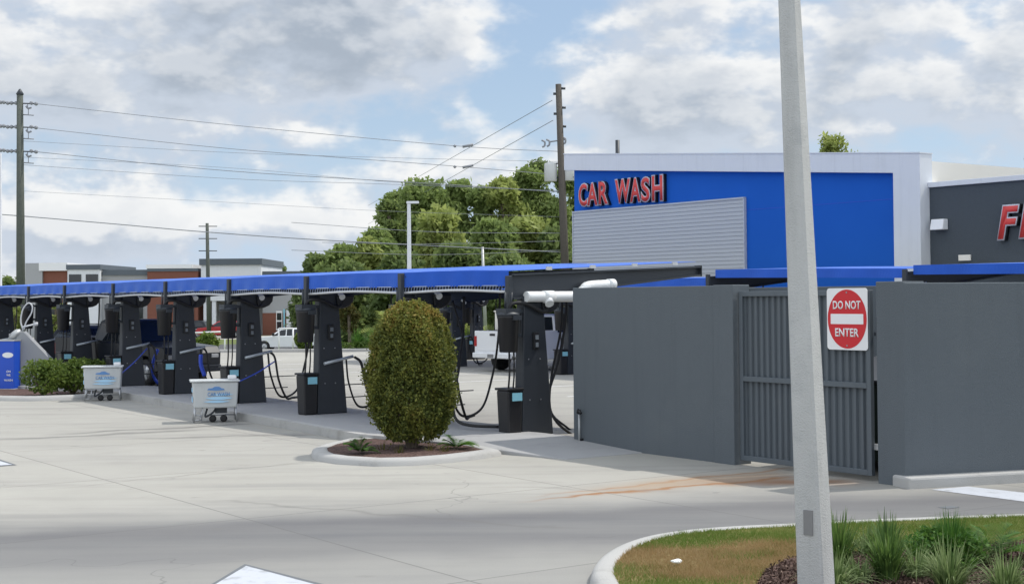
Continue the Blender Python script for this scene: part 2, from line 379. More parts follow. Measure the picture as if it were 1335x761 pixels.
# darker band with two narrower streaks along the foreground drive lane
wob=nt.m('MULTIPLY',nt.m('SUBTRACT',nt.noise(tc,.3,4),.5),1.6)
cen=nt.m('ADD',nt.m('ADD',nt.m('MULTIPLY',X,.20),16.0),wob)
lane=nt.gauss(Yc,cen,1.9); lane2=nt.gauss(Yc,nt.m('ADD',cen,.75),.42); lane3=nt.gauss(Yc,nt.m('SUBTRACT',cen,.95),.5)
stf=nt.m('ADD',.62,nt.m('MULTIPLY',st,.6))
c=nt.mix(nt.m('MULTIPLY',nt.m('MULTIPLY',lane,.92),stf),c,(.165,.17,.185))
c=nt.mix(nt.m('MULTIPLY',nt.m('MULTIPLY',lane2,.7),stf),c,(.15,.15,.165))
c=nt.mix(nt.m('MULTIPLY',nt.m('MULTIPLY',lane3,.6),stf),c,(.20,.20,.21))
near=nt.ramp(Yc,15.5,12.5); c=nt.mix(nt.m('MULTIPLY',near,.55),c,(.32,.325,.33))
def stain(pts,w,colr,amt,c):
    (x0,y0),(x1,y1)=pts; sl=(y1-y0)/(x1-x0)
    wv=nt.m('MULTIPLY',nt.m('SUBTRACT',nt.noise(tc,.9,3),.5),.9)
    cy=nt.m('ADD',nt.m('ADD',nt.m('MULTIPLY',nt.m('SUBTRACT',X,x0),sl),y0),wv)
    g1=nt.gauss(Yc,cy,w); win=nt.m('MULTIPLY',nt.ramp(X,min(x0,x1)-.3,min(x0,x1)+1.2),nt.ramp(X,max(x0,x1)+.3,max(x0,x1)-.5))
    return nt.mix(nt.m('MULTIPLY',nt.m('MULTIPLY',g1,win),amt),c,colr)
a=at(700,646); b2=at(1030,610); c=stain(((a.x,a.y),(b2.x,b2.y)),.07,(.40,.20,.09),.9,c)
a=at(690,652); b2=at(1030,622); c=stain(((a.x,a.y),(b2.x,b2.y)),.08,(.36,.15,.04),1.3,c)
a=at(740,642); b2=at(1030,616); c=stain(((a.x,a.y),(b2.x,b2.y)),.50,(.50,.36,.24),.7,c)
a=at(900,628); b2=at(1120,628); c=stain(((a.x,a.y),(b2.x,b2.y)),.35,(.34,.18,.09),.9,c)
a=at(600,634); b2=at(900,640); c=stain(((a.x,a.y),(b2.x,b2.y)),.07,(.33,.32,.31),.5,c)
# tyre scuffs near the carts, slab tone
for (xa,ya,xb,yb,ww,am) in ((60,566,330,552,.16,.8),(150,572,420,566,.12,.6),(-40,575,260,560,.20,.7),(40,640,420,600,.05,.35),(250,650,760,690,.06,.4)):
    a=at(xa,ya); b2=at(xb,yb); c=stain(((a.x,a.y),(b2.x,b2.y)),ww,(.17,.165,.16),am,c)
spot=nt.ramp(nt.noise(tc,2.6,2,.4),.70,.80); c=nt.mix(nt.m('MULTIPLY',spot,.45),c,(.20,.195,.19))
# saw-cut joints, parallel to the vacuum row
ca,sa=math.cos(RU),math.sin(RU)
u=nt.m('ADD',nt.m('MULTIPLY',X,ca),nt.m('MULTIPLY',Yc,sa)); v=nt.m('SUBTRACT',nt.m('MULTIPLY',Yc,ca),nt.m('MULTIPLY',X,sa))
def joint(q,off):
    fr=nt.m('ABSOLUTE',nt.m('SUBTRACT',nt.m('FRACT',nt.m('DIVIDE',nt.m('ADD',q,100+off),4.6)),.5))
    return nt.m('LESS_THAN',fr,.0028)
fl=nt.comb(nt.m('FLOOR',nt.m('ADD',nt.m('DIVIDE',nt.m('ADD',u,100.9),4.6),.5)),nt.m('FLOOR',nt.m('ADD',nt.m('DIVIDE',nt.m('ADD',v,101.9),4.6),.5)))
wn=nt.new('ShaderNodeTexWhiteNoise',noise_dimensions='2D'); nt.put(wn.inputs['Vector'],fl); c=nt.mix(nt.m('MULTIPLY',wn.outputs['Value'],.16),c,(.30,.295,.285))
jt=nt.m('MAXIMUM',joint(u,.9),joint(v,1.9)); c=nt.mix(nt.m('MULTIPLY',jt,.55),c,(.14,.14,.14))
# wandering cracks
vr=nt.new('ShaderNodeTexVoronoi',feature='DISTANCE_TO_EDGE'); vv=nt.new('ShaderNodeVectorMath',operation='ADD')
nz=nt.new('ShaderNodeTexNoise'); nt.put(nz.inputs['Vector'],tc); nz.inputs['Scale'].default_value=1.3
nt.put(vv.inputs[0],tc); nt.put(vv.inputs[1],nz.outputs['Color']); nt.put(vr.inputs['Vector'],vv.outputs[0]); vr.inputs['Scale'].default_value=.11
crk=nt.m('MULTIPLY',nt.m('LESS_THAN',vr.outputs['Distance'],.0011),nt.ramp(nt.noise(tc,.2,2),.45,.55)); c=nt.mix(nt.m('MULTIPLY',crk,.4),c,(.16,.16,.16))
c=nt.mix(nt.m('MULTIPLY',nt.m('SUBTRACT',fine,.4),.35),c,(.30,.30,.29))
vs=nt.new('ShaderNodeVectorMath',operation='MULTIPLY'); nt.put(vs.inputs[0],c); vs.inputs[1].default_value=(.71,.70,.675)
nt.put(b.inputs['Base Color'],vs.outputs[0]); b.inputs['Roughness'].default_value=.85; b.inputs['Specular IOR Level'].default_value=.3
bp=nt.new('ShaderNodeBump'); bp.inputs['Strength'].default_value=.25; bp.inputs['Distance'].default_value=.01; nt.put(bp.inputs['Height'],fine); nt.put(b.inputs['Normal'],bp.outputs[0])
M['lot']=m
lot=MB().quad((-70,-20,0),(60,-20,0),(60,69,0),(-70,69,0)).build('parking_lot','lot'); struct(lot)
# far road
m,nt,b=mat0('asphalt'); tc=nt.new('ShaderNodeTexCoord').outputs['Object']
nt.put(b.inputs['Base Color'],nt.mix(nt.noise(tc,.4,6),(.055,.055,.06),(.09,.09,.095))); b.inputs['Roughness'].default_value=.9; M['asphalt']=m
struct(MB().quad((-300,101,-1.19),(300,101,-1.19),(300,121,-1.19),(-300,121,-1.19)).build('road','asphalt'))
struct(MB().quad((-300,136,-1.19),(0,136,-1.19),(0,149,-1.19),(-300,149,-1.19)).build('far_parking_lot','lot'))
# lot edge kerb
struct(MB().box(-70,60,69,69.35,-.4,.14).build('lot_edge_kerb','kerb',bevel=.03))
# second parking row: painted bay lines
mb=MB()
for k in range(9):
    p=Vector((-9.5,60,0))+DD*(k*3.6); q=p+UD*(-4.6); n=DD*.05
    mb.quad(p-n+Vector((0,0,.004)),q-n+Vector((0,0,.004)),q+n+Vector((0,0,.004)),p+n+Vector((0,0,.004)))
struct(mb.build('bay_markings','white'))

def ring_island(name,outer,kw,kh,fill_m,fill_name,fz):
    """kerb ring with a rounded profile following outer (ground points), fill inside"""
    n=len(outer); pts=[Vector((p[0],p[1],0)) for p in outer]
    area=sum(pts[i].x*pts[(i+1)%n].y-pts[(i+1)%n].x*pts[i].y for i in range(n))
    if area<0: pts=pts[::-1]
    prof=[(0,-.05),(0.02,kh*.55),(kw*.22,kh*.9),(kw*.4,kh),(kw*.85,kh),(kw,kh*.93),(kw,-.05)]
    bm=bmesh.new(); rings=[]
    for i,p in enumerate(pts):
        a=(p-pts[i-1]).normalized(); b_=(pts[(i+1)%n]-p).normalized(); t=(a+b_).normalized(); nn=Vector((-t.y,t.x,0)); k=1/max(.5,nn.dot(Vector((-a.y,a.x,0))))
        rings.append([bm.verts.new(p+nn*q*k+Vector((0,0,z))) for q,z in prof])
    for i in range(n):
        for j in range(len(prof)-1):
            f=bm.faces.new((rings[i][j],rings[i][j+1],rings[(i+1)%n][j+1],rings[(i+1)%n][j])); f.smooth=True
    bmesh.ops.recalc_face_normals(bm,faces=bm.faces)
    me=bpy.data.meshes.new(name); bm.to_mesh(me); 
    inner=[r[-2].co.copy() for r in rings]; bm.free()
    struct(link(name,me,'kerb'))
    bm=bmesh.new(); f=bm.faces.new([bm.verts.new((p.x,p.y,fz)) for p in inner]); bmesh.ops.triangulate(bm,faces=[f])
    me=bpy.data.meshes.new(fill_name); bm.to_mesh(me); bm.free(); struct(link(fill_name,me,fill_m)); return inner

# bush island
px_=[(406,597),(414,601),(440,605),(490,608),(540,607),(590,603),(630,598),(655,594),(630,588),(600,583),(560,578),(500,576),(450,579),(420,586),(405,592)]
bush_in=ring_island('bush_island_kerb',[at(x,y) for x,y in px_],.26,.11,'mulch','mulch_bed',.10)
# foreground grass island
pp=[at(x,y) for x,y in ((767,765),(770,752),(782,738),(805,724),(840,712),(890,704),(950,699),(1030,695),(1120,690),(1220,686),(1335,682))]
pp=spline([(p.x,p.y,0) for p in pp],4)
pp=[(p.x,p.y) for p in pp]+[(9,15.9),(12,15.4),(13,12),(12,8),(6,7),(2,7.4),(1.0,8.6),(.72,10.5)]
M['lawn']=mat('lawn_soil',(.22,.175,.08),.95,.25,1.6,.6,40,spec=.1,dirt=((.12,.16,.03),.8))
gi=ring_island('grass_island_kerb',pp,.22,.12,'lawn','lawn',.11)

# vacuum platform (raised island the posts stand on)
pl_px=[(-60,505),(160,519),(260,538),(360,556),(470,577),(560,585),(655,592),(738,599)]
fr=[at(x,y,.0) for x,y in pl_px]
back=[p+UD*2.3 for p in fr[::-1]]
bm=bmesh.new(); N=len(fr)
hts=[.15]*(N-3)+[.14,.07,.012]
T=[bm.verts.new((p.x,p.y,h)) for p,h in zip(fr,hts)]; Bo=[bm.verts.new((p.x,p.y,-.05)) for p in fr]
TB=[bm.verts.new((p.x,p.y,h)) for p,h in zip(back[::-1],hts)]; BB=[bm.verts.new((p.x,p.y,-.05)) for p in back[::-1]]
for i in range(N-1):
    bm.faces.new((T[i],T[i+1],TB[i+1],TB[i])); bm.faces.new((Bo[i],Bo[i+1],T[i+1],T[i])); bm.faces.new((TB[i],TB[i+1],BB[i+1],BB[i]))
bm.faces.new((T[-1],Bo[-1],BB[-1],TB[-1])); bm.faces.new((T[0],TB[0],BB[0],Bo[0]))
bmesh.ops.recalc_face_normals(bm,faces=bm.faces)
me=bpy.data.meshes.new('vacuum_platform'); bm.to_mesh(me); bm.free(); struct(link('vacuum_platform',me,'island',bevel=.02))
# kerb lip strip on the platform's face edge
mb=MB()
for i in range(N-3):
    a,b_=fr[i],fr[i+1]; o=-UD*.03; q=UD*.14
    mb.hexa([a+o+Vector((0,0,-.04)),b_+o+Vector((0,0,-.04)),b_+q+Vector((0,0,-.04)),a+q+Vector((0,0,-.04)),
             a+o+Vector((0,0,hts[i]+.006)),b_+o+Vector((0,0,hts[i+1]+.006)),b_+q+Vector((0,0,hts[i]+.006)),a+q+Vector((0,0,hts[i+1]+.006))])
struct(mb.build('platform_kerb','kerb'))

# painted arrows
def paint(name,pts,mtl='white',z=.004):
    mb=MB(); mb.bm.faces.new([mb.bm.verts.new((p.x,p.y,z)) for p in pts]); return struct(mb.build(name,mtl))
m,nt,b=mat0('worn_white_paint'); tc=nt.new('ShaderNodeTexCoord').outputs['Object']
nt.put(b.inputs['Base Color'],nt.mix(nt.ramp(nt.noise(tc,5,6,.7),.5,.72),(.48,.50,.54),(.30,.31,.32))); b.inputs['Roughness'].default_value=.6; M['worn']=m
M['border']=mat('dark_paint_edge',(.12,.13,.14),.8)
paint('arrow_border',[at(*p) for p in ((319,735),(268,766),(440,766))],'border',.004)
paint('arrow_marking',[at(*p) for p in ((321,738),(274,766),(425,766))],'worn',.008)
paint('arrow_border',[at(*p) for p in ((-40,596),(-2,598),(22,606),(-40,611))],'border',.004)
paint('arrow_marking',[at(*p) for p in ((-40,598),(-4,600),(16,606),(-40,609))],'worn',.008)
paint('stop_line',[at(*p) for p in ((1214,638),(1262,634),(1400,649),(1400,662))],'worn',.004)
paint('drain_patch',[at(*p) for p in ((1222,661),(1240,659),(1252,661),(1236,663))],'border',.004)

# ================================================================== ENCLOSURE
E0=at(748,579); HW=2.66
enc=empty('dumpster_enclosure','grey stucco trash enclosure with slatted steel gates beside the vacuum canopies','enclosure',(E0.x,E0.y,0),math.atan2(DD.y,DD.x))
# local x along DD, local y = rot90(DD) = (.815,.58)=UD
e1=at(938,602); L1=(e1-E0).dot(DD)
e2=at(957,606); L2=(e2-E0).dot(DD)
e3=at(1151,629); L3=(e3-E0).dot(DD); L4=L3+.46
MB().box(0,L1,0,.2,-.05,HW).build('wall','wall',enc,.012)
MB().box(L1+.002,L2,-.03,.32,-.05,HW+.01).build('column','wall',enc,.012)
MB().box(L3,L4,-.03,.40,-.05,HW+.02).build('column','wall',enc,.012)
MB().box(L4-.22,L4-.01,.402,4.2,-.05,HW).build('wall','wall',enc,.012)
RW=Vector((1,.33,0)).normalized(); RN=Vector((-RW.y,RW.x,0))
rc=E0+DD*(L4-.004)+UD*(-.02); rinv=(Matrix.Translation(E0)@Matrix.Rotation(math.atan2(DD.y,DD.x),4,'Z')).inverted()
ps=[rc,rc+RW*9,rc+RW*9+RN*.2,rc+RN*.2]
MB().hexa([rinv@Vector((p.x,p.y,-.05)) for p in ps]+[rinv@Vector((p.x,p.y,HW)) for p in ps]).build('wall','wall',enc,.012)
MB().box(0.002,.2,.202,4.2,-.05,HW).build('wall','wall',enc,.012)
MB().box(.2,L4-.22,4.0,4.198,-.05,HW-.003).build('wall','wall',enc,.012)
for k in range(3): MB().box(L3-.012,L3-.001,.05,.28,.45+k*.9,.53+k*.9).build('hinge_plate','metal_grey',enc)
def gate(x0,x1,lab):
    gt=empty('gate',lab,'gate'); del gt['category']; gt.parent=enc
    y0=.10; zt=2.57; zb=.07
    fm=MB(); w=.075
    fm.box(x0,x0+w,y0-.03,y0+.04,zb,zt).box(x1-w,x1,y0-.03,y0+.04,zb,zt)
    for z in (zb,1.24,zt-w): fm.box(x0+w,x1-w,y0-.03,y0+.04,z,z+w)
    fr_=fm.build('gate_frame','gate',gt,.006)
    n=int((x1-x0-2*w)/.115); p=MB(); st_=(x1-x0-2*w)/n; prof=[]
    for i in range(n):
        a=x0+w+i*st_
        prof+=[(a,y0+.02),(a+st_*.15,y0+.02),(a+st_*.28,y0+.055),(a+st_*.72,y0+.055),(a+st_*.85,y0+.02)]
    prof.append((x1-w,y0+.02))
    vb=[p.bm.verts.new((q[0],q[1],zb+.03)) for q in prof]; vt=[p.bm.verts.new((q[0],q[1],zt-.03)) for q in prof]
    for i in range(len(prof)-1): p.bm.faces.new((vb[i],vb[i+1],vt[i+1],vt[i]))
    s=p.build('slat_panel','gate',gt); sm=s.modifiers.new('s','SOLIDIFY'); sm.thickness=.004
    return gt
midx=(L2+L3)/2
g1=gate(L2+.02,midx-.02,'corrugated grey gate leaf left of the concrete pole'); g2=gate(midx+.02,L3-.19,'corrugated grey gate leaf carrying the no entry sign')
MB().box(L3-.20,L3-.02,.16,.19,1.95,2.0).box(L3-.13,L3-.09,.12,.18,1.9,2.2).build('latch','steel_dark',g2)
MB().box(L3-.20,L3-.005,.12,.16,.42,.50).build('hinge','metal_grey',g2)
# conduit + tap at left
cd=MB(); cx_=.22
cd.tube([(cx_,-.05,-.02),(cx_,-.05,.52)],.02,8); cd.build('conduit','metal_grey',enc)
MB().tube([(cx_-.04,-.05,.55),(cx_+.0,-.07,.60),(cx_+.10,-.09,.55)],.022,8).box(cx_-.06,cx_-.02,-.03,0,.53,.6).box(cx_-.02,cx_+.05,-.05,0,.05,.12).build('tap','black',enc)
# sign
sp=at(1104,600); # find distance along gate
def along(px): 
    # local x on gate plane y=.07 for pixel column
    lo,hi=0,9
    for _ in range(40):
        mm=(lo+hi)/2; p=E0+DD*mm+UD*.06; 
        q=CM.transposed()@(Vector((p.x,p.y,2.2))-Vector((0,0,CAMZ))); xx=CX+F*q.x/(-q.z)
        if xx<px: lo=mm
        else: hi=mm
    return lo
s0,s1=along(1078.5),along(1131.5); sw=s1-s0
pc=E0+DD*((s0+s1)/2)+UD*.055; zt_=atd(1104,375.5,pc.y).z; zb_=atd(1104,456,pc.y).z
sign=empty('no_entry_sign','square white and red DO NOT ENTER sign mounted on the grey gate','sign',(pc.x,pc.y,(zt_+zb_)/2),math.atan2(DD.y,DD.x))
sh=zt_-zb_
def rrect(w,h,r,n=6):
    o=[]
    for cx2,cy2,a0 in ((w/2-r,h/2-r,0),(-w/2+r,h/2-r,90),(-w/2+r,-h/2+r,180),(w/2-r,-h/2+r,270)):
        for k in range(n+1): a=R(a0+90*k/n); o.append((cx2+r*math.cos(a),cy2+r*math.sin(a)))
    return o
MB().prism(rrect(sw,sh,.05),'y',0,.006).build('panel','white',sign)
MB().prism([(sw*.478*math.cos(2*PI*k/64),sh*.478*math.sin(2*PI*k/64)) for k in range(64)],'y',-.003,0.001).build('red_disc','signred',sign)
MB().prism(rrect(sw*.80,sh*.165,.008),'y',-.006,-.002).build('white_bar','white',sign)
def sign_text(s,w,h,zc,parent,name='lettering',m='white',y=-.006,xoff=0,off=.02):
    me=text_mesh(s,w,h,.003,off); me.transform(Matrix.Translation((-w/2+xoff,0,0)))
    me.transform(Matrix.Rotation(PI/2,4,'X')); me.transform(Matrix.Translation((0,y,zc)))
    return link(name,me,m,parent)
sign_text('DO NOT',sw*.68,sh*.135,sh*.16,sign); sign_text('ENTER',sw*.58,sh*.135,-sh*.285,sign)
mb=MB()
for z in (.86,-.86): mb.tube([(0,-.01,sh/2*z),(0,.0,sh/2*z)],.012,8)
mb.build('bolt','bolt',sign)
dp=E0+DD*((L2+L3)/2+.35)+UD*1.6  # bin added out of sight behind the gates so the gap looks black
dm=empty('added_dumpster','dark green bin added unseen inside the enclosure to darken the gate gap','added_dumpster',(dp.x,dp.y,0),math.atan2(DD.y,DD.x))
M['added_dumpster']=mat('dark_green_steel',(.012,.03,.022),.6,.2,4,.1,dirt=((.05,.035,.02),.4))
bd=MB().prism([(-.7,.15),(.7,.15),(.85,1.5),(-.85,1.25)],'x',-1.1,1.1).build('bin_body','added_dumpster',dm,.02)
MB().hexa([(-1.14,-.9,1.26),(1.14,-.9,1.26),(1.14,.9,1.51),(-1.14,.9,1.51),(-1.14,-.9,1.31),(1.14,-.9,1.31),(1.14,.9,1.56),(-1.14,.9,1.56)]).build('lid','black',dm,.01)
for q in (-.85,-.3,.3,.85): MB().box(q-.04,q+.04,-.86,-.78,.2,1.2).build('rib','added_dumpster',bd)
for qx in (-.9,.9):
    for qy in (-.5,.5): MB().lathe([(.03,-.03),(.08,-.03),(.08,.03),(.03,.03)],0,0,12,Matrix.Translation((qx,qy,.085))@Matrix.Rotation(PI/2,4,'X')).build('caster','rubber',dm)
# kerb + pavement on the right of enclosure
k0=at(1183,636)+UD*0; a=(k0-E0).dot(DD); 
kb=MB(); 
def loc2(x,y): p=E0+DD*x+UD*y; return p
q0=at(1184,637)
q1=at(1400,627); kd=Vector((1,.34,0)).normalized(); kn=Vector((-kd.y,kd.x,0))
q0=q0-kn*.03; pts=[q0,q0+kd*12,q0+kd*12+kn*.4,q0+kn*.4]
struct(MB().hexa([Vector((p.x,p.y,-.05)) for p in pts]+[Vector((p.x,p.y,.145)) for p in pts]).build('pavement_kerb','kerb',bevel=.03))

# ================================================================== LIGHT POLE (foreground)
pb=atd(1066,786,11.3)
pole=empty('concrete_light_pole','tall tapered square concrete pole standing in the grass island','pole',(pb.x,pb.y,.0))
a=atd(1029,0,11.3); lean=Vector((a.x-pb.x,0,0))/(a.z-0)
bm=bmesh.new(); rings=[]; PH=9.2
for z in (-.1,2,4,6,PH):
    w=(.285-.0235*z)*.80/2; ch=.018; cs=[]
    for sx,sy in ((1,1),(-1,1),(-1,-1),(1,-1)):
        p1=Vector((sx*w,sy*(w-ch),0)); p2=Vector((sx*(w-ch),sy*w,0))
        cs+= [p1,p2] if sx*sy>0 else [p2,p1]
    rings.append([bm.verts.new(Matrix.Rotation(R(52),3,'Z')@p+lean*z+Vector((0,0,z))) for p in cs])
for i in range(len(rings)-1):
    for k in range(8): bm.faces.new((rings[i][k],rings[i][(k+1)%8],rings[i+1][(k+1)%8],rings[i+1][k]))
bm.faces.new(rings[-1]); bmesh.ops.recalc_face_normals(bm,faces=bm.faces)
me=bpy.data.meshes.new('shaft'); bm.to_mesh(me); bm.free(); link('shaft',me,'concrete_pole',pole)
# number plate on the left face
zc=hz(1041,681,11.2); off=lean*zc
nv=Matrix.Rotation(R(52+180),3,'Z')@Vector((1,0,0)); tv=Vector((-nv.y,nv.x,0))
wv=(.285-.0235*zc)*.4
pm=frame_mat(Vector(off)+nv*(wv+.004)+tv*0.012,tv,nv)
o=MB().box(-.038,.038,-.095,.095,-.004,.004).build('number_plate','plate',pole); o.data.transform(Matrix.Translation((0,0,zc))@pm)
hd=MB(); tp=lean*PH; hd.tube([tp+Vector((0,0,PH-.3)),tp+Vector((-1.2,.6,PH+.1))],.04,8).build('bracket_arm','metal_grey',pole)
MB().box(-.2,.2,-.35,.35,-.06,.06,Matrix.Translation(tp+Vector((-1.4,.7,PH+.1)))).build('lamp_head','metal_grey',pole,.03)

# ================================================================== VACUUM STATIONS
ZP=.15
def make_station():
    t=empty('vacuum_station','','vacuum station')
    # tapered tower
    zb,zt=0,2.44
    MB().hexa([(-.33,-.13,zb),(.36,-.13,zb),(.36,.13,zb),(-.33,.13,zb),(-.26,-.11,zt),(.16,-.11,zt),(.16,.11,zt),(-.26,.11,zt)]).build('tower','post',t,.02)
    b_=MB()
    for x,z in ((-.18,1.33),(.07,1.33),(-.16,.62),(.08,.62)): b_.lathe([(.014,0),(.014,.012)],0,0,8,Matrix.Translation((x,-.125,z))@Matrix.Rotation(PI/2,4,'X'))
    b_.build('bolt','bolt',t)
    kp=MB().box(-.09,.03,-.165,-.118,1.50,1.80).build('control_box','black',t,.01)
    MB().box(-.055,.015,-.172,-.163,1.67,1.75).build('button_pad','keypad',kp); MB().box(-.05,.01,-.172,-.163,1.54,1.62).build('button_pad','keypad',kp)
    MB().tube([(-.20,-.17,1.02),(.47,-.17,1.15)],.032,10).build('hose_arm','bar',t)
    # lower bin
    bn=MB().hexa([(-.64,-.16,.0),(-.36,-.16,.0),(-.36,.16,.0),(-.64,.16,.0),(-.67,-.18,.80),(-.35,-.18,.80),(-.35,.18,.80),(-.67,.18,.80)]).build('waste_bin','black',t,.03)
    MB().box(-.69,-.33,-.20,.20,.80,.84).build('bin_lid','black',bn,.01)
    MB().box(-.58,-.37,-.192,-.182,.62,.76).build('label','label_blue',bn)
    # upper separator canister, hung on a bracket
    cn=MB().lathe([(.145,1.46),(.16,1.47),(.19,2.04),(.20,2.05),(.20,2.09),(.17,2.12)],-.56,-.05,24).build('dirt_canister','black',t)
    MB().lathe([(.206,2.09),(.206,2.13),(.12,2.17),(.05,2.18)],-.56,-.05,24).box(-.72,-.40,-.2,.1,2.125,2.22).box(-.60,-.44,-.29,-.20,2.02,2.10).tube([(-.62,-.05,2.2),(-.62,-.05,2.5)],.02,6).tube([(-.50,-.05,2.2),(-.48,-.05,2.5)],.02,6).build('canister_lid','steel_dark',cn)
    MB().box(-.50,-.24,-.09,.0,2.14,2.20).box(-.42,-.26,-.08,-.02,1.72,1.78).box(-.30,-.26,-.079,-.021,1.74,2.18).build('hanger_bracket','steel_dark',t,.008)
    MB().tube(spline([(-.56,-.05,2.16),(-.50,-.1,2.30),(-.25,-.16,2.30),(.10,-.16,2.16),(.22,-.14,2.22),(.26,-.1,2.42)],6),.035,8).build('suction_hose','rubber',t)
    # nozzle claw holder
    w=[(.10,2.40),(.52,2.40),(.50,2.28),(.42,2.19),(.30,2.14),(.14,2.12)]
    MB().prism(w,'y',-.16,-.08).build('nozzle_holder','black',t,.02)
    tee=MB().tube([(.22,.0,2.48),(.22,-.05,2.42),(.22,-.19,2.36)],.065,12); tee.build('pipe_tee','pvc',t)
    # hoses
    MB().tube(spline([(-.58,-.1,1.47),(-.59,-.12,1.1),(-.60,-.1,.84)],6),.017,6).tube(spline([(-.48,-.1,1.47),(-.49,-.12,1.1),(-.5,-.1,.84)],6),.014,6).build('drain_hose','rubber',t)
    MB().tube(spline([(.45,-.17,1.14),(.58,-.2,1.0),(.66,-.25,.5),(.95,-.1,.08),(1.3,.2,.05),(1.7,.5,.04)],8),.027,8).build('vacuum_hose','rubber',t)
    MB().tube(spline([(.40,-.15,1.10),(.45,-.2,.6),(.75,-.1,.12),(1.35,.2,.20),(1.75,.5,.75),(1.85,.4,1.5),(1.86,.3,2.5)],8),.024,8).build('vacuum_hose','rubber',t)
    MB().tube([(.3,.1,.56),(1.3,.3,.55)],.012,6).tube([(.3,.1,.30),(1.1,.3,.29)],.012,6).build('cross_rail','steel_dark',t)
    # beam
    bx0,bx1=-.46,4.0
    def zlo(x): return 2.30+(x-bx0)/(bx1-bx0)*.42
    def zhi(x): return 2.74+(x-bx0)/(bx1-bx0)*.16
    bmn=MB()
    bmn.prism([(bx0,zlo(bx0)),(bx1,zlo(bx1)),(bx1,zhi(bx1)),(bx0,zhi(bx0))],'y',-.012,.012)
    for lo in (0,1):
        zf=(lambda x:zlo(x)) if lo==0 else (lambda x:zhi(x)-.03)
        bmn.prism([(bx0,zf(bx0)),(bx1,zf(bx1)),(bx1,zf(bx1)+.03),(bx0,zf(bx0)+.03)],'y',-.09,.09)
    bmn.box(bx1,bx1+.015,-.1,.1,zlo(bx1)-.01,zhi(bx1)+.01)
    bmn.build('canopy_beam','steel_dark',t)
    MB().box(bx0-.09,bx0-.002,-.06,.06,2.20,2.79).build('end_bracket','steel_dark',t,.01)
    
    return t
proto=make_station()
bases=[(697,567),(556,553),(431,539.5),(328,525.5),(243,513.5),(173,503.5),(108,495),(60,489),(10,483),(-32,478.5)]
labels=['vacuum post nearest the grey enclosure with the large white pipe over it','vacuum post mostly hidden behind the clipped round bush',
 'vacuum post just left of the round bush','vacuum post just right of the nearer white cart','vacuum post rising behind the nearer white cart',
 'vacuum post with blue tinged hose standing right of the farther white cart','vacuum post above the low green hedge, behind the farther cart','vacuum post just right of the pale looped hose',
 'vacuum post behind the grey wedge cabinet at the left edge','vacuum post farthest left in the row, under the last blue canopy']
stations=[]
def fix(px,py,zz):
    p=at(px,py,zz); return p
for i,(x,y) in enumerate(bases):
    o=proto if i==0 else copy_tree(proto)
    zz=ZP if i else .07
    p=fix(x-2,y-1,zz)
    o.location=(p.x,p.y,zz); o.rotation_euler=(0,0,RU); o['label']=labels[i]; o['group']='vacuum stations along the island'
    if i==0:
        for ch in o.children: pass
        o.scale=(1,1,1.01)
    stations.append(o)
    if i:
        rv=random.Random(i)
        for ch in o.children:
            if ch.name.startswith('vacuum_hose'): ch.scale=(rv.uniform(.86,1.08),rv.uniform(.6,1.3),1)
for i,s in enumerate(stations): print('ST',i,[round(v,2) for v in s.location])
# extra parts of the nearest station
s0=stations[0]
for k in range(4):
    x=.3+k*1.0; zc=2.86+x*.036; MB().box(x-.06,x+.06,-.125,-.092,zc+.02,zc+.08).build('canvas_clip','rod',s0)
for ch in list(s0.children):
    if ch.name.startswith('canopy_beam'): ch.scale=(1,1,1.03)
    if ch.name.split('.')[0] in ('hose_arm','vacuum_hose','cross_rail'): bpy.data.objects.remove(ch)
MB().tube(spline([(-.25,-.16,2.42),(.0,-.17,2.42),(.55,-.17,2.42),(.85,-.17,2.43),(1.02,-.17,2.52),(1.15,-.17,2.60),(1.68,-.17,2.63)],5),.095,20).lathe([(.0,0),(.107,0),(.107,.14),(.1,.145)],0,0,20,Matrix.Translation((1.6,-.17,2.63))@Matrix.Rotation(PI/2,4,'Y')).lathe([(.108,0),(.108,.22)],0,0,20,Matrix.Translation((.12,-.17,2.42))@Matrix.Rotation(PI/2,4,'Y')).tube([(.22,-.17,2.40),(.18,-.28,2.29)],.078,16).build('vacuum_pipe','pvc',s0)
def pix(px,py,Y): return atd(px,py,Y)
def world_hose(pts,r,parent,name='vacuum_hose',m='rubber'):
    bpy.context.view_layer.update()
    inv=parent.matrix_world.inverted(); return MB().tube([inv@p for p in spline(pts,8)],r,8).build(name,m,parent)
b0=s0.location.y
world_hose([pix(605,386,b0+2),pix(604,430,b0+2),pix(598,480,b0+1.5),pix(591,520,b0+1),pix(594,545,b0+.5),pix(612,554,b0+.1),pix(650,556,b0-.1)],.028,s0)
world_hose([pix(739,384,b0+1.6),pix(737,420,b0+1.6),pix(728,470,b0+1.4),pix(717,505,b0+1.2),pix(714,525,b0+1),pix(726,550,b0+.8),pix(748,568,b0+.9)],.026,s0)
world_hose([pix(733,384,b0+1.7),pix(731,430,b0+1.7),pix(719,490,b0+1.6),pix(718,535,b0+1.6),pix(738,556,b0+1.6),pix(752,565,b0+1.7)],.022,s0)
world_hose([pix(590,392,b0+2.1),pix(600,425,b0+2),pix(603,440,b0+2)],.02,s0)

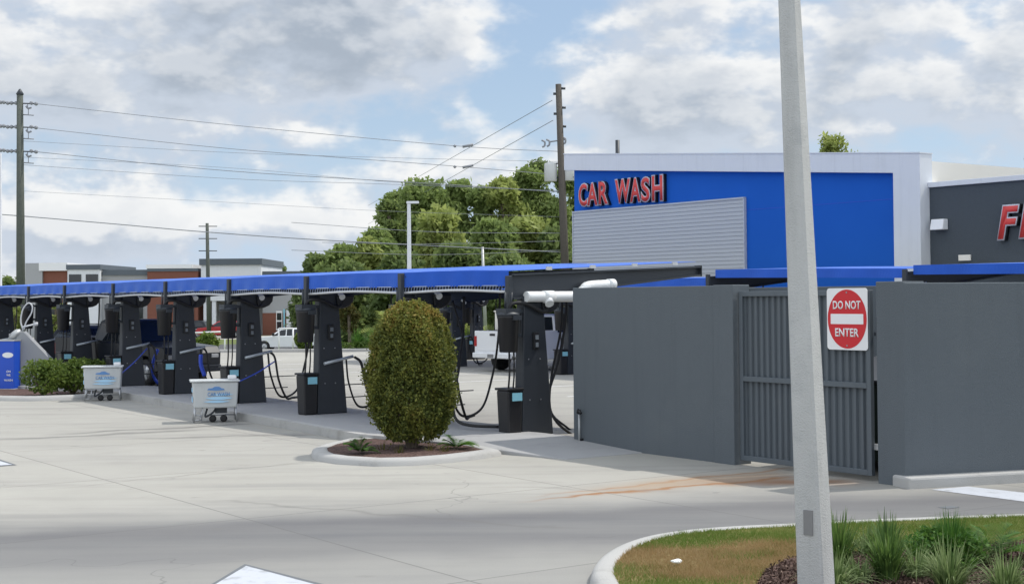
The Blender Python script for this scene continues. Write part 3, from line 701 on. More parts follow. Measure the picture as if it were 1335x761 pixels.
# canopies between stations
def canopy(A,B,LU,z0,z1,label,group,name='blue_canopy',vh=.27,crown=.018,gap=.03,fringe=True,rod=True,dz=0):
    """A,B: front corners (A right/near, B left/far). LU: length along UD. A sagging canvas with valance"""
    root=empty(name,label,'canopy',((A.x+B.x)/2,(A.y+B.y)/2,0),0,group)
    o=Vector(((A.x+B.x)/2,(A.y+B.y)/2,0)); d=(B-A); Lw=d.length; d.normalize()
    A2=A-o+d*gap; Lw-=2*gap; nu,nv=28,10
    bm=bmesh.new(); G=[]
    for i in range(nu+1):
        row=[]
        for j in range(nv+1):
            s,t=i/nu,j/nv
            z=z0+dz*s+(z1-z0)*t+crown*math.sin(PI*s)*(1-.3*t)+.025*math.sin(PI*s)*math.sin(s*PI*5+t*5)*math.sin(PI*t)
            p=A2+d*(Lw*s)+UD*(LU*t); row.append(bm.verts.new((p.x,p.y,z)))
        G.append(row)
    for i in range(nu):
        for j in range(nv): f=bm.faces.new((G[i][j],G[i+1][j],G[i+1][j+1],G[i][j+1])); f.smooth=True
    me=bpy.data.meshes.new('canvas'); bm.to_mesh(me); bm.free(); c=link('canvas',me,'canvas',root)
    sm=c.modifiers.new('s','SOLIDIFY'); sm.thickness=.006
    bm=bmesh.new(); n=72; top=[];bot=[]
    for i in range(n+1):
        s=i/n; p=A2+d*(Lw*s)-UD*.012; zt=z0+dz*s+crown*math.sin(PI*s)+.004
        zb=zt-vh+ ((.018 if i%2 else -.010) if fringe else 0)-crown*.55*math.sin(PI*s)
        q=p-UD*(.02*math.sin(s*PI*9)); top.append(bm.verts.new((p.x,p.y,zt))); bot.append(bm.verts.new((q.x,q.y,zb)))
    for i in range(n): bm.faces.new((top[i],top[i+1],bot[i+1],bot[i]))
    me=bpy.data.meshes.new('valance'); bm.to_mesh(me); bm.free(); v=link('valance',me,'canvas',root); v.modifiers.new('s','SOLIDIFY').thickness=.006
    zr=z0-vh-.085
    if fringe:
        mb=MB()
        for i in range(0,n+1,2):
            s=i/n; p=A2+d*(Lw*s)-UD*.012; z=z0-vh+crown*.45*math.sin(PI*s)
            p2=A2+d*(Lw*min(1,s+.008))-UD*.012
            mb.tube([(p.x,p.y,z+.01),(p2.x,p2.y,zr+.0)],.006,4)
        p0=A2-UD*.012; p1=A2+d*Lw-UD*.012
        mb.tube([Vector((q_.x,q_.y,z0-vh+.012+crown*.45*math.sin(PI*k_/8))) for k_,q_ in ((k_,p0+(p1-p0)*(k_/8)) for k_ in range(9))],.009,4)
        mb.build('lacing','cord',root)
    if rod:
        p0=A2-UD*.012; p1=A2+d*Lw-UD*.012; pm_=(p0+p1)/2
        MB().tube(spline([(p0.x,p0.y,zr-.012),(pm_.x,pm_.y,zr+.028),(p1.x,p1.y,zr-.012)],6),.024,8).build('front_rod','rod',root)
    return root
clabels=['blue canvas canopy nearest the enclosure, above the round bush','second blue canopy from the enclosure, left of the bush','third blue canopy from the enclosure','fourth blue canopy from the enclosure, above the nearer cart',
 'fifth blue canopy from the enclosure','sixth blue canopy from the enclosure, above the farther cart','seventh blue canopy from the enclosure, above the hedge','eighth blue canopy from the enclosure, above the grey cabinet','farthest blue canopy at the left edge of the row']
def fc(s): return Vector((s.location.x,s.location.y,0))+UD*(-.47)
for i in range(len(stations)-1):
    A=fc(stations[i]); B=fc(stations[i+1]); canopy(A,B,4.45,2.97,3.19 if i else 3.17,clabels[i],'canopies over the near vacuum row')

# second row (behind the enclosure)
J=[atd(930,360,41.5),atd(1187,358,35.6)]
J=[Vector((j.x,j.y,0)) for j in J]; dr=(J[1]-J[0])
J=[J[0]-dr*3,J[0]-dr*2,J[0]-dr,J[0],J[1],J[1]+dr]
zz=[(3.0,3.08,0)]*2+[(3.02,3.1,0),(3.14,3.24,.11),(3.13,3.22,.09)]
l2=['blue canopy of the back row, hidden left behind the near canopies','blue canopy of the back row behind the round bush','blue canopy of the back row just behind the near beam end',
 'blue back row canopy showing above the gates and crossing behind the concrete pole','blue back row canopy at the right, above the plain enclosure wall']
for i in range(5):
    c=canopy(J[i+1]-UD*0,J[i],4.6,zz[i][0],zz[i][1],l2[i],'canopies of the back vacuum row',vh=.23,crown=.015,gap=.10,fringe=False,rod=False,dz=zz[i][2])
lab3=['back row vacuum post left of the white pickup','back row vacuum post farther left behind the bush','back row vacuum post hidden behind the enclosure wall','back row vacuum post behind the sign, above the gates','back row vacuum post at the far end of the row, left','back row vacuum post beyond the right frame']
for i,j in enumerate(J[1:5]):
    o=copy_tree(stations[1]); o.location=(j.x+UD.x*.3,j.y+UD.y*.3,0); o.rotation_euler=(0,0,RU); o.scale=(1,1,.98 if i<2 else 1.12)
    o['label']=['back row vacuum post behind the round bush','back row vacuum post behind the nearest white pipe','back row vacuum bracket above the left gate','back row vacuum bracket above the enclosure corner'][i]; o['group']='vacuum stations of the back row'
o=copy_tree(stations[1]); p=at(622,468); o.location=(p.x,p.y,0); o.rotation_euler=(0,0,RU+R(8)); o['label']='back row vacuum post just left of the white pickup tailgate'; o['group']='vacuum stations of the back row'

# ================================================================== CARTS
def make_cart():
    t=empty('wash_cart','','cart')
    w,d=.46,.30
    tub=MB().hexa([(-w+.03,-d+.02,.30),(w-.03,-d+.02,.30),(w-.03,d-.02,.30),(-w+.03,d-.02,.30),(-w,-d,.83),(w,-d,.83),(w,d,.83),(-w,d,.83)]).build('tub','tub',t,.03)
    MB().box(-w-.05,w+.03,-d-.03,d+.03,.83,.865).build('rim','tub',t,.012)
    MB().box(w-.20,w-.03,-.12,.06,.866,.95).build('dispenser','white',t,.02)
    MB().box(-w-.004,-w+.012,-.2,.2,.42,.52).box(-w-.006,-w+.01,-.15,.15,.62,.70).build('side_decal','decal_light',tub)
    for sx in (-1,1):
        for sy in (-1,1):
            MB().tube([(sx*(w-.06),sy*(d-.06),.32),(sx*(w-.03),sy*(d-.05),.012)],.017,8).build('leg','steel',t)
    MB().tube([(-w+.04,-d+.05,.06),(-w+.18,-d+.05,.06)],.014,6).tube([(-w+.18,-d+.05,.06),(-w+.18,d-.05,.12)],.012,6).tube([(-w+.04,d-.05,.12),(w-.04,d-.05,.12)],.012,6).tube([(-w+.18,-d+.05,.06),(-w+.2,-d+.05,.3)],.014,6).build('frame','steel',t)
    wh=MB()
    for x in (-.05,.17): wh.lathe([(.03,-.03),(.07,-.03),(.075,0),(.07,.03),(.03,.03)],0,0,16,Matrix.Translation((x,-.12,.075))@Matrix.Rotation(PI/2,4,'X'))
    wh.build('wheel','rubber',t)
    MB().tube(spline([(-.16,-.1,.28),(-.2,-.14,.12),(-.05,-.14,.2),(.02,-.1,.3)],5),.02,6).box(.0,.24,-.1,.1,.18,.29).build('pump','steel_dark',t)
    # decal: swoosh, car mark, writing
    ang=math.atan2(.02-.0,.53)
    dec=MB()
    for a,b_,z,h in ((-.20,.34,.50,.07),(-.24,.28,.43,.045),(-.10,.36,.57,.04)):
        dec.prism([(a+(b_-a)*k/12,z+h*.5*math.sin(PI*k/12)) for k in range(13)]+[(b_-(b_-a)*k/12,z-h*.5*math.sin(PI*k/12)) for k in range(13)][1:-1],'y',-.306,-.28)
    dec.build('swoosh_decal','decal_light',tub)
    car=[(-.17,.67),(-.14,.70),(-.07,.705),(-.02,.735),(.07,.735),(.12,.70),(.17,.69),(.18,.665),(.0,.655)]
    MB().prism(car,'y',-.309,-.28).build('car_decal','decal_blue',tub)
    me=text_mesh('CAR WASH',.44,.075,.002,.01); me.transform(Matrix.Translation((-.16,0,0))); me.transform(Matrix.Rotation(PI/2,4,'X')); me.transform(Matrix.Translation((0,-.309,.545)))
    link('lettering',me,'decal_blue',tub)
    return t
cart=make_cart(); p=at(279,550); cart.location=(p.x,p.y+.1,0); cart.rotation_euler=(0,0,R(14)); cart['label']='white wash cart with blue logo standing free, nearer of the two'; cart['group']='white carts by the island'
c2=copy_tree(cart); p=at(133,522); c2.location=(p.x,p.y+.1,0); c2.rotation_euler=(0,0,R(12)); c2['label']='white wash cart with blue logo beside the low hedge, farther of the two'
# blue hoses from carts to posts
for (a,b_,Y,lb) in (((312,497),(358,471),30.5,'thin blue hose slanting up from the nearer white cart'),((158,487),(192,454),37,'thin blue hose slanting up from the farther white cart')):
    p=atd(*a,Y); q=atd(*b_,Y+1.3); tag(MB().tube(spline([p,(p+q)/2+Vector((0,0,-.03)),q],6),.014,6).build('blue_hose','hoseblue'),lb,'hose','blue hoses')
p=at(214,500,.15); Y=p.y
tag(MB().tube(spline([atd(206,455,Y),atd(200,470,Y),atd(199,485,Y),atd(204,497,Y),atd(211,502,Y)],8),.045,8).build('blue_hose','hoseblue'),'thick blue hose looping beside the black pickup wheel','hose','blue hoses')
Y=34.6
tag(MB().tube(spline([atd(262,462,Y),atd(262,475,Y),atd(267,490,Y)],6),.05,8).build('blue_hose','hoseblue'),'short thick blue hose hanging behind the nearer cart','hose','blue hoses')

# ================================================================== LEFT KIOSK
p=at(8,511); Y=p.y
kz=lambda y:hz(10,y,Y)
def wx(x,Y_): return atd(x,450,Y_).x
ks=empty('blue_kiosk','blue price panel with white logo standing at the left edge','sign',(wx(0,Y),Y,0),R(-8))
x1=wx(20,Y)-wx(0,Y)
MB().box(-.55,x1,-.02,.35,.10,1.40).build('panel','sign_blue',ks,.01)
MB().box(-.6,x1+.02,-.06,.4,0,.098).build('base','tub',ks,.01)
MB().box(-.57,x1+.012,-.03,.36,1.402,1.44).build('top_cap','metal_grey',ks)
lg=MB().prism([(.24+.16*math.cos(2*PI*k/24),1.02+.075*math.sin(2*PI*k/24)) for k in range(24)],'y',-.026,-.019).build('logo','white',ks)
for s_,z,w in (('WASH',.30,.25),('WE',.44,.12),('ON',.54,.12)):
    me=text_mesh(s_,w,.06,.002,.02); me.transform(Matrix.Rotation(PI/2,4,'X')); me.transform(Matrix.Translation((.26-w/2,-.024,z))); link('lettering',me,'white',ks)
cb=empty('grey_cabinet','grey metal cabinet with a steep sloping top behind the hedge','cabinet',(wx(40,Y+.6),Y+.6,0),R(10))
s=(Y+.6)/F
MB().prism([(-.45,0),(.56,0),(.56,.88),(-.16,1.66),(-.55,1.60)],'y',-.25,.3).build('cabinet_body','cabinet',cb,.01)
MB().box(-.50,-.34,-.256,-.24,.2,1.55).build('side_panel','keypad',cb)
MB().lathe([(.2,0),(.2,.1),(.12,.16)],0,0,20,Matrix.Translation((-.36,-.1,1.52))@Matrix.Rotation(R(-40),4,'Y')).build('vent_cap','metal_grey',cb)
lp=[atd(x,y,Y+.6) for x,y in ((30,430),(27,418),(30,403),(37,395),(42,399),(41,408),(34,420),(31,430))]
tag(MB().tube(spline([Vector(q) for q in lp],6),.02,8).build('looped_hose','hosewhite'),'pale hose looped above the grey cabinet','hose')
MB().tube([(-.2,-.1,1.66),(-.2,-.1,1.78),(.16,-.1,1.86)],.025,8).lathe([(.0,-.05),(.05,-.05),(.05,.05),(0.001,.05)],.16,-.1,10,Matrix.Translation((0,0,1.86))).build('spigot','hosewhite',cb)
p=at(42,508); shp=(p.x,p.y)
tag(MB().box(-.2,.2,-.15,.15,.0,.22).lathe([(.1,.22),(.1,.3),(.05,.33)],0,0,14).build('white_valve_box','tub',bevel=.02,loc=(p.x-.15,p.y,0)),'small white valve box on the ground beside the blue panel','box')
# small hedge island
ring_island('hedge_island_kerb',[at(x,y) for x,y in ((-40,522),(40,523),(100,521),(150,517),(145,509),(100,503),(0,504),(-40,505))],.3,.12,'mulch','hedge_bed',.09)
for i,(x,y,w,h,lb) in enumerate(((57,515,.95,.95,'low green shrub nearest the grey cabinet'),(95,513,.9,.95,'low green shrub between the cabinet shrub and the farther cart'),(122,505,.8,.85,'low green shrub right behind the farther white cart'))):
    p=at(x,y,.1); shrub('hedge_shrub',lb,'shrub',(p.x,p.y,.08),w*1.25,w,h,'hedge',2600,.05,20+i,'shrubs by the grey cabinet')

# ================================================================== BUSH ISLAND
p=at(537,583,.1); bp_=p
rg=np.random.default_rng(5)
n=60000; th=rg.random(n)*2*PI; zz_=rg.random(n)**.8
hB=2.17; wB=.665
prof_z=[0,.07,.17,.3,.45,.6,.74,.86,.94,1.0]; prof_r=[.48,.74,.90,.99,1.0,.97,.89,.74,.55,.24]
rr_=np.interp(zz_,prof_z,prof_r)*wB
lum=1+.07*np.sin(th*5+zz_*9)+.06*np.sin(th*9-zz_*17)+.05*np.sin(th*3+zz_*23)+.055*rg.normal(size=n)+.05*np.sin(th*14+zz_*31)*np.sin(zz_*40)
depth=1-.22*rg.random(n)**2
P=np.stack([rr_*lum*depth*np.cos(th),rr_*lum*depth*np.sin(th),.14+zz_*hB+.03*rg.normal(size=n)],1)
topn=1500; q=rg.normal(size=(topn,2))*.16; P=np.vstack([P,np.stack([q[:,0],q[:,1],.14+hB*(.97-.6*(q**2).sum(1))+.04*rg.normal(size=topn)],1)])
bush=empty('clipped_bush','large egg shaped clipped bush with olive and orange tips in the small kerbed bed','bush',(p.x,p.y,.1))
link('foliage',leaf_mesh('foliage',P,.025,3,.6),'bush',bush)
t=MB()
for k in range(9):
    a=k*.7; t.tube(spline([(0.05*math.cos(a),.05*math.sin(a),-.05),(.14*math.cos(a),.14*math.sin(a),.3),(.4*math.cos(a),.4*math.sin(a),1.2)],4),.035,6,r2=.012)
t.build('trunk','trunk',bush)
# inner dark body so sky does not shine through
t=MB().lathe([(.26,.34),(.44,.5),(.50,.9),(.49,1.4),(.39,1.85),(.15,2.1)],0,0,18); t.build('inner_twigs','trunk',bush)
for i,(x,y,lb,L) in enumerate(((469,591,'small green cycad left of the clipped bush',.42),(595,585,'small green cycad right of the clipped bush',.45))):
    p=at(x,y,.1); fronds('small_cycad',lb,(p.x,p.y,.08),14,L,'cycad',30+i,'cycads at the foot of the clipped bush',leafw=.012)
for i,(x,y) in enumerate(((500,586),(560,587),(580,588),(520,590))):
    p=at(x,y,.1); tuft('weed_tuft',['sparse tuft left under the clipped bush','sparse tuft right of the bush trunk','sparse tuft near the right cycad','sparse tuft in front of the bush trunk'][i],(p.x,p.y,.08),22,.22,'myrtle',50+i,.006,1,'weeds under the clipped bush')

# ================================================================== FOREGROUND PLANTING
# mulch patch
mpts=[at(x,y,.11) for x,y in ((985,764),(1000,742),(1030,728),(1075,722),(1150,722),(1230,716),(1335,706),(1500,700),(1600,780),(1300,900),(1000,880))]
mb=MB(); mb.bm.faces.new([mb.bm.verts.new((q.x,q.y,.118)) for q in mpts]); struct(mb.build('mulch_patch','mulch'))
# mulch chips + lawn blades
rg=np.random.default_rng(11)
def inpoly(x,y,poly):
    ins=np.zeros(len(x),bool); j=len(poly)-1
    for i in range(len(poly)):
        xi,yi=poly[i][0],poly[i][1]; xj,yj=poly[j][0],poly[j][1]
        c=((yi>y)!=(yj>y))&(x<(xj-xi)*(y-yi)/(yj-yi+1e-9)+xi); ins^=c; j=i
    return ins
X_=rg.uniform(.7,6.5,260000); Y_=rg.uniform(11.2,16.2,260000)
gp=[(q.x,q.y) for q in gi]; mp=[(q.x,q.y) for q in mpts]
ing=inpoly(X_,Y_,gp); inm=inpoly(X_,Y_,mp)
k=ing&~inm; gx,gy=X_[k][:90000],Y_[k][:90000]; n=len(gx)
patch=np.sin(gx*3.1+gy*1.7)*np.sin(gy*4.3-gx*1.3)
a=rg.random(n)*2*PI; l=rg.uniform(.02,.05,n)*(1+.3*patch); w=.003
bx,by=np.cos(a)*w,np.sin(a)*w; lx=rg.normal(size=n)*.5*l; ly=rg.normal(size=n)*.5*l; z0=np.full(n,.108)
V=np.stack([np.stack([gx-bx,gy-by,z0],1),np.stack([gx+bx,gy+by,z0],1),np.stack([gx+lx,gy+ly,z0+l],1)],1).reshape(-1,3)
bc=at(945,730,.12)
dd_=((gx-bc.x)/1.35)**2+((gy-bc.y)/.95)**2+.45*np.sin(gx*4.1+gy*2.3)+.35*np.sin(gy*6.7-gx*3.1)+1.3*(rg.random(n)-.5)
br=dd_<1.0
V=V.reshape(-1,3,3)
for nm,sel,mt_,lb in (('grass',~br,'grassblade','short green mown grass round the rim of the kerbed island'),('dry_grass',br,'dryblade','brown dried out patch of lawn in the middle of the kerbed island')):
    W_=V[sel].reshape(-1,3); me=bpy.data.meshes.new(nm); me.from_pydata(W_.tolist(),[],np.arange(len(W_)).reshape(-1,3).tolist()); o=link(nm,me,mt_); o['kind']='stuff'; tag(o,lb,'grass')
X2=rg.uniform(.8,12.8,420000); Y2=rg.uniform(7.2,16.2,420000)
k2=inpoly(X2,Y2,gp)&~inpoly(X2,Y2,mp)&((X2>6.3)|(Y2<11.4)); X2=X2[k2][:150000]; Y2=Y2[k2][:150000]; n2=len(X2)
a=rg.random(n2)*2*PI; l=rg.uniform(.03,.07,n2); bx,by=np.cos(a)*.006,np.sin(a)*.006; lx=rg.normal(size=n2)*.5*l; ly=rg.normal(size=n2)*.5*l; z0=np.full(n2,.108)
W_=np.stack([np.stack([X2-bx,Y2-by,z0],1),np.stack([X2+bx,Y2+by,z0],1),np.stack([X2+lx,Y2+ly,z0+l],1)],1).reshape(-1,3)
me=bpy.data.meshes.new('rough_lawn'); me.from_pydata(W_.tolist(),[],np.arange(len(W_)).reshape(-1,3).tolist()); o=link('rough_lawn',me,'grassblade'); o['kind']='stuff'; tag(o,'coarser green lawn at the far right end of the kerbed island','grass')
k=ing&inm; gx,gy=X_[k][:16000],Y_[k][:16000]; P=np.stack([gx,gy,np.full(len(gx),.125)+rg.random(len(gx))*.02],1)
M['chip']=leafmat('mulch_chips',(.05,.028,.022),(.15,.10,.08),(.34,.27,.22),8,.0,.9)
o=link('mulch_chips',leaf_mesh('mulch_chips',P,.02,4,.4),'chip'); o['kind']='stuff'; tag(o,'brown bark mulch chips around the planting','mulch')
pl=[# x, basey, n, L, mat, spread, label
 (1093,742,90,.52,'blade',.7,'dark green strappy clump right beside the concrete pole'),
 (1088,775,80,.42,'blade2',1.1,'pale bleached strappy clump at the foot of the concrete pole'),
 (1120,758,50,.28,'blade2',1.2,'small pale clump low right of the concrete pole'),
 (1156,722,80,.38,'blade',.7,'upright green clump standing behind its row, left of the dense shrub'),
 (1157,756,110,.50,'blade',.75,'green strappy clump in front, left of the dense shrub'),
 (1195,752,60,.34,'blade2',1.2,'small pale clump between two taller green clumps'),
 (1238,775,120,.48,'blade2',.9,'bright variegated clump below the dense shrub at the bottom edge'),
 (1312,782,110,.42,'blade2',.9,'variegated clump at the bottom right corner'),
 (1275,735,50,.30,'blade2',1.1,'small pale clump right under the dense shrub'),
 (1130,722,40,.28,'blade2',1.0,'thin pale clump behind the clump beside the pole')]
for i,(x,y,n,L,mm,spd,lb) in enumerate(pl):
    p=at(x,y,.12); tuft('strap_leaf_plant',lb,(p.x,p.y,.11),int(n*2.4),L*1.1,mm,70+i,.0085,spd,'strappy clumps in the grass island')
p=at(1240,738,.12); sroot=shrub('dense_shrub','dense bright green feathery shrub right of centre in the grass island','shrub',(p.x,p.y,.1),.74,.55,.34,'cycad',4200,.024,81,lump=16)
me=tuft('x','x',(0,0,0),900,.50,'cycad',82,.006,.85); me.name='frond'; me.parent=sroot; del me['label']; del me['category']; me.location=(0,0,.03)
p=at(1297,728,.12); fronds('cycad','young cycad with arching fronds at the right end of the grass island','plant' and (p.x,p.y,.1),18,.62,'cycad',83,leafw=.010,rise=1.15)
p=at(882,734,.13)
bm=bmesh.new(); bmesh.ops.create_icosphere(bm,subdivisions=2,radius=.045); 
for v in bm.verts: v.co=Vector((v.co.x*1.0*(1+.3*math.sin(v.co.y*90)),v.co.y,v.co.z*.45*(1+.3*math.sin(v.co.x*70))))
me=bpy.data.meshes.new('litter'); bm.to_mesh(me); bm.free(); tag(link('paper_litter',me,'litter',None,0,(p.x,p.y,.15)),'crumpled white paper scrap lying on the brown grass','litter')

# ================================================================== CAR WASH BUILDING
Z0=59.6
T0=atd(750,280,Z0); T0=Vector((T0.x,T0.y,0))
def tpos(px):
    lo,hi=-3,30
    for _ in range(50):
        mm=(lo+hi)/2; p=T0+DD*mm; q=CM.transposed()@(Vector((p.x,p.y,5))-Vector((0,0,CAMZ)))
        if CX+F*q.x/(-q.z)<px: lo=mm
        else: hi=mm
    return lo
def zat(px,py):
    p=T0+DD*tpos(px); return hz(px,py,p.y)
bl=empty('car_wash_building','blue and white car wash building with grey siding panel and sloping white parapet','building',(T0.x,T0.y,0),math.atan2(DD.y,DD.x))
tL=tpos(736); tB=tpos(743); tS=tpos(967); tP=tpos(1165); tR=tpos(1200)
zL=zat(736,201.5); zR=zat(1200,200); zLb=zat(736,222); zRb=zat(1165,225.5)
print('bldg',tL,tS,tP,tR,zL,zR)
def lerp(a,b_,t): return a+(b_-a)*t
def ztop(t): return lerp(zL,zR,(t-tL)/(tR-tL))
# white frame (front face at local y=-.35)
fm=MB()
zb1=lerp(zLb,zRb,(tR-tL)/(tP-tL))
fm.prism([(tL,zLb),(tP,zRb),(tP,-.1),(tR,-.1),(tR,zR),(tL,zL)],'y',0,.6); fm.build('parapet_frame','white_stucco',bl,.01)
MB().prism([(tL-.02,zL),(tR+.02,zR),(tR+.02,zR+.04),(tL-.02,zL+.04)],'y',-.02,.62).build('coping','white_stucco',bl)
# blue wall
MB().prism([(tB,-.1),(tP-.002,-.1),(tP-.002,zRb+.1),(tB,zLb+.1)],'y',.25,.59).build('blue_wall','blue_stucco',bl)
# score lines on blue
zS0=zat(750,277); zS1=zat(967,261)
ln=MB()
for f in (.33,.66,1.0):
    z=lerp(zS0,ztop(tS)-.7,f)-.1; 
    if f==1.0: continue
MB().box(tS+.02,tP-.01,0.244,.249,zS1-.35,zS1-.33).build('score_line','sign_blue',bl)
# lap siding
sd=MB(); zt_=zS0; nb=26
for k in range(nb):
    z1=zt_-k*.145; z0_=z1-.145
    if z0_<0: break
    sd.hexa([(tB+.05,.135,z0_),(tS-.05,.135,z0_),(tS-.05,.24,z0_),(tB+.05,.24,z0_),(tB+.05,.155,z1-.003),(tS-.05,.155,z1-.003),(tS-.05,.24,z1-.003),(tB+.05,.24,z1-.003)])
sd.build('siding_panel','siding',bl)
MB().box(tB,tS,.11,.242,zS0,zS0+.06).box(tS-.05,tS,.12,.242,0,zS0).box(tB,tB+.05,.12,.242,0,zS0).build('siding_trim','siding_trim',bl)
# main volume behind
dep=16
MB().box(tB+.02,tR-.02,.602,dep,-.1,zR-.9).build('main_wall','cream',bl)
MB().box(tR-.3,tR-.003,.602,dep,zR-.95,zR-.22).build('side_parapet','cream',bl)
# wing
wy=.45; p=T0+DD*tR+UD*wy; zW=hz(1212,239,p.y); zW2=zW
tW=tR+.002
MB().box(tW,tW+14,wy,dep-1,-.1,zW-.14).build('wing_wall','charcoal_stucco',bl,.01)
MB().box(tW,tW+14.1,wy-.08,wy+.35,zW-.138,zW+.02).build('wing_coping','white_stucco',bl,.01)
wt=MB();
def wloc(px,py):
    lo,hi=tR-1,tR+12
    for _ in range(50):
        mm=(lo+hi)/2; q=T0+DD*mm+UD*wy; c_=CM.transposed()@(Vector((q.x,q.y,5))-Vector((0,0,CAMZ)))
        if CX+F*c_.x/(-c_.z)<px: lo=mm
        else: hi=mm
    q=T0+DD*lo+UD*wy; return lo,hz(px,py,q.y)
t,z=wloc(1228,293)
lt=MB().prism([(wy-.30,z-.16),(wy-.01,z-.16),(wy-.01,z+.17),(wy-.22,z+.17)],'x',t-.24,t+.24).build('wall_light','white',bl,.02)
t,z=wloc(1258,336); MB().box(t-.22,t+.22,wy-.06,wy-.002,z-.09,z+.09).build('vent_plate','cream',bl,.01)
t,z=wloc(1297,347); MB().box(t,t+6,wy-.5,wy-.002,z-.05,z+.05).build('awning_edge','white_stucco',bl)
# vent pipe on roof
q=T0+DD*tpos(776)+UD*1.2; zz_=hz(776,183,q.y); MB().tube([(tpos(776),1.2,zR-1.0),(tpos(776),1.2,zz_)],.085,10).build('vent_pipe','steel_dark',bl)
# letters
def letter(ch,t0,t1,z0_,z1_,y,parent,shear=0):
    w=t1-t0; h=z1_-z0_
    def place(me,dx,dz,yy):
        me.transform(Matrix.Rotation(PI/2,4,'X')); me.transform(Matrix.Translation((t0+dx,yy,z0_+dz))); return me
    b_=.045
    me=place(text_mesh(ch,w+2*b_,h+2*b_,.16,.055,shear),-b_,-b_,y); box_=link('letter_can','black',bl) if False else link('letter',me,'black',parent)
    me=place(text_mesh(ch,w+2*b_-.004,h+2*b_-.004,.012,.052,shear),-b_+.002,-b_+.002,y-.161); link('letter_border',me,'border_lilac',box_)
    me=place(text_mesh(ch,w,h,.012,.022,shear),0,0,y-.174); link('letter_face',me,'red',box_)
M['border_lilac']=mat('pale_letter_edge',(.50,.50,.56),.5,.05,5,0)
sg=empty('car_wash_sign','red channel letters reading CAR WASH on the blue wall','sign',(T0.x,T0.y,0),math.atan2(DD.y,DD.x))
for ch,x0,x1,yt,yb in (('C',752.5,763,240,268.5),('A',763.5,776.5,239,267.5),('R',778.5,790,237,266),('W',800,819,234,264),('A',819.5,832.5,232.5,263),('S',834,844.5,231.5,262.5),('H',848,861.5,229,261.5)):
    a,b_=tpos(x0+1),tpos(x1+1); q=(T0+DD*(a+b_)/2).y
    letter(ch,a,b_,hz((x0+x1)/2,yb,q),hz((x0+x1)/2,yt,q),.24,sg)
sg2=empty('wing_sign','red slanted channel letters on the charcoal wall at the right edge','sign',(T0.x,T0.y,0),math.atan2(DD.y,DD.x))
t0_,z0_=wloc(1306,312); t1_,z1_=wloc(1333,268)
letter('F',t0_,t1_,z0_,z1_,wy-.02,sg2,.22)
t2_,z2_=wloc(1334,312); letter('R',t2_,t2_+(t1_-t0_)*1.1,z0_+.02,z1_+.05,wy-.02,sg2,.22)

# ================================================================== FAR BUILDINGS (left)
YB=150; gz=-1.2
def fb(name,label,x0,x1,top,depth=14,Y=YB):
    a=atd(x0,top,Y); b_=atd(x1,top,Y); r=empty(name,label,'building',((a.x+b_.x)/2,Y,gz),0,'shops across the road'); return r,(b_.x-a.x)/2,a.z-gz
S=YB/F
r,w,h=fb('shop_building','grey and white shop block with brick strip at the far left',33,88,343)
MB().box(-w,-w+22*S,0,14,0,h).build('grey_tower','greywall',r); MB().box(-w+22*S+.01,w,.3,14,0,h-.8).build('brick_wall','brick',r); MB().box(-w+18*S,w,-.1,14.1,h-.8,h+.02).build('white_parapet','white',r)
MB().box(-w+30*S,w-6*S,.22,.29,.3,3).build('window','glass',r)
r,w,h=fb('shop_building','pale grey shop block with a dark roof edge, left of the brick front',88,190,345)
MB().box(-w,-w+42*S,0,14,0,h-.5).build('pale_wall','white_stucco',r); MB().box(-w-.1,-w+42*S+.1,-.15,14.1,h-.5,h).build('dark_cornice','darkcap',r)
MB().box(-w+42*S+.01,w,.8,14,0,h-1.1).build('grey_wall','greywall',r); MB().box(-w+42*S+.11,w+.1,.6,14.1,h-1.1,h-.55).build('dark_cornice','darkcap',r)
for a in (2,24): MB().box(-w+a*S,-w+(a+16)*S,-.05,-.005,h-1.9,h-1.0).build('window','glass',r)
for k in range(4): MB().box(-w+(48+k*13)*S,-w+(57+k*13)*S,.73,.79,.3,3.4).build('window','glass',r)
r,w,h=fb('shop_building','red brick shop front with a white parapet',192,262,345)
MB().box(-w,w-4*S,0,14,0,h-.7).build('brick_wall','brick',r); MB().box(-w-.1,w-11*S,-.15,14.1,h-.4,h).build('white_parapet','white',r); MB().box(-w,w-4*S,-.1,14.05,h-.698,h-.402).build('dark_band','darkcap',r)
for k in range(3): MB().box(-w+(22+k*15)*S,-w+(31+k*15)*S,-.05,-.005,.4,3.0).build('window','glass',r)
r,w,h=fb('shop_building','tall white shop block with a dark cornice and an open porch',262,340,338)
MB().box(-w,w,0,14,3.6,h-.6).build('white_wall','white_stucco',r); MB().box(-w-.15,w+.15,-.2,14.1,h-.6,h+.05).build('dark_cornice','darkcap',r)
for a in (3,14,64): MB().box(-w+a*S,-w+(a+5)*S,.1,.6,0,3.598).build('column','white_stucco',r)
MB().box(-w,w,3.5,14,0,3.598).build('recessed_wall','greywall',r); MB().box(-w+26*S,-w+40*S,3.43,3.49,.1,2.6).build('door','glass',r)
r,w,h=fb('shop_building','long low grey and brick shop wing right of the white block',340,425,353.5)
MB().box(-w,w,1,14,2.3,h-.35).build('grey_wall','greywall',r); MB().box(-w,w+.1,.85,14.1,h-.35,h).build('dark_cornice','darkcap',r); MB().box(-w,w,.98,13.9,0,2.298).build('brick_base','brick',r)
f_=MB().box(-w+18*S,-w+26*S,.9,.97,.5,2.5).build('window','white',r); MB().box(-w+19*S,-w+25*S,.87,.899,.7,1.4).box(-w+19*S,-w+25*S,.87,.899,1.55,2.3).build('pane','glass',f_)
MB().box(-w+32*S,-w+42*S,.6,.97,0,2.6).build('column','white_stucco',r)
MB().box(-w+27.5*S,-w+29.5*S,.9,.97,0,2.7).build('door','label_blue',r)

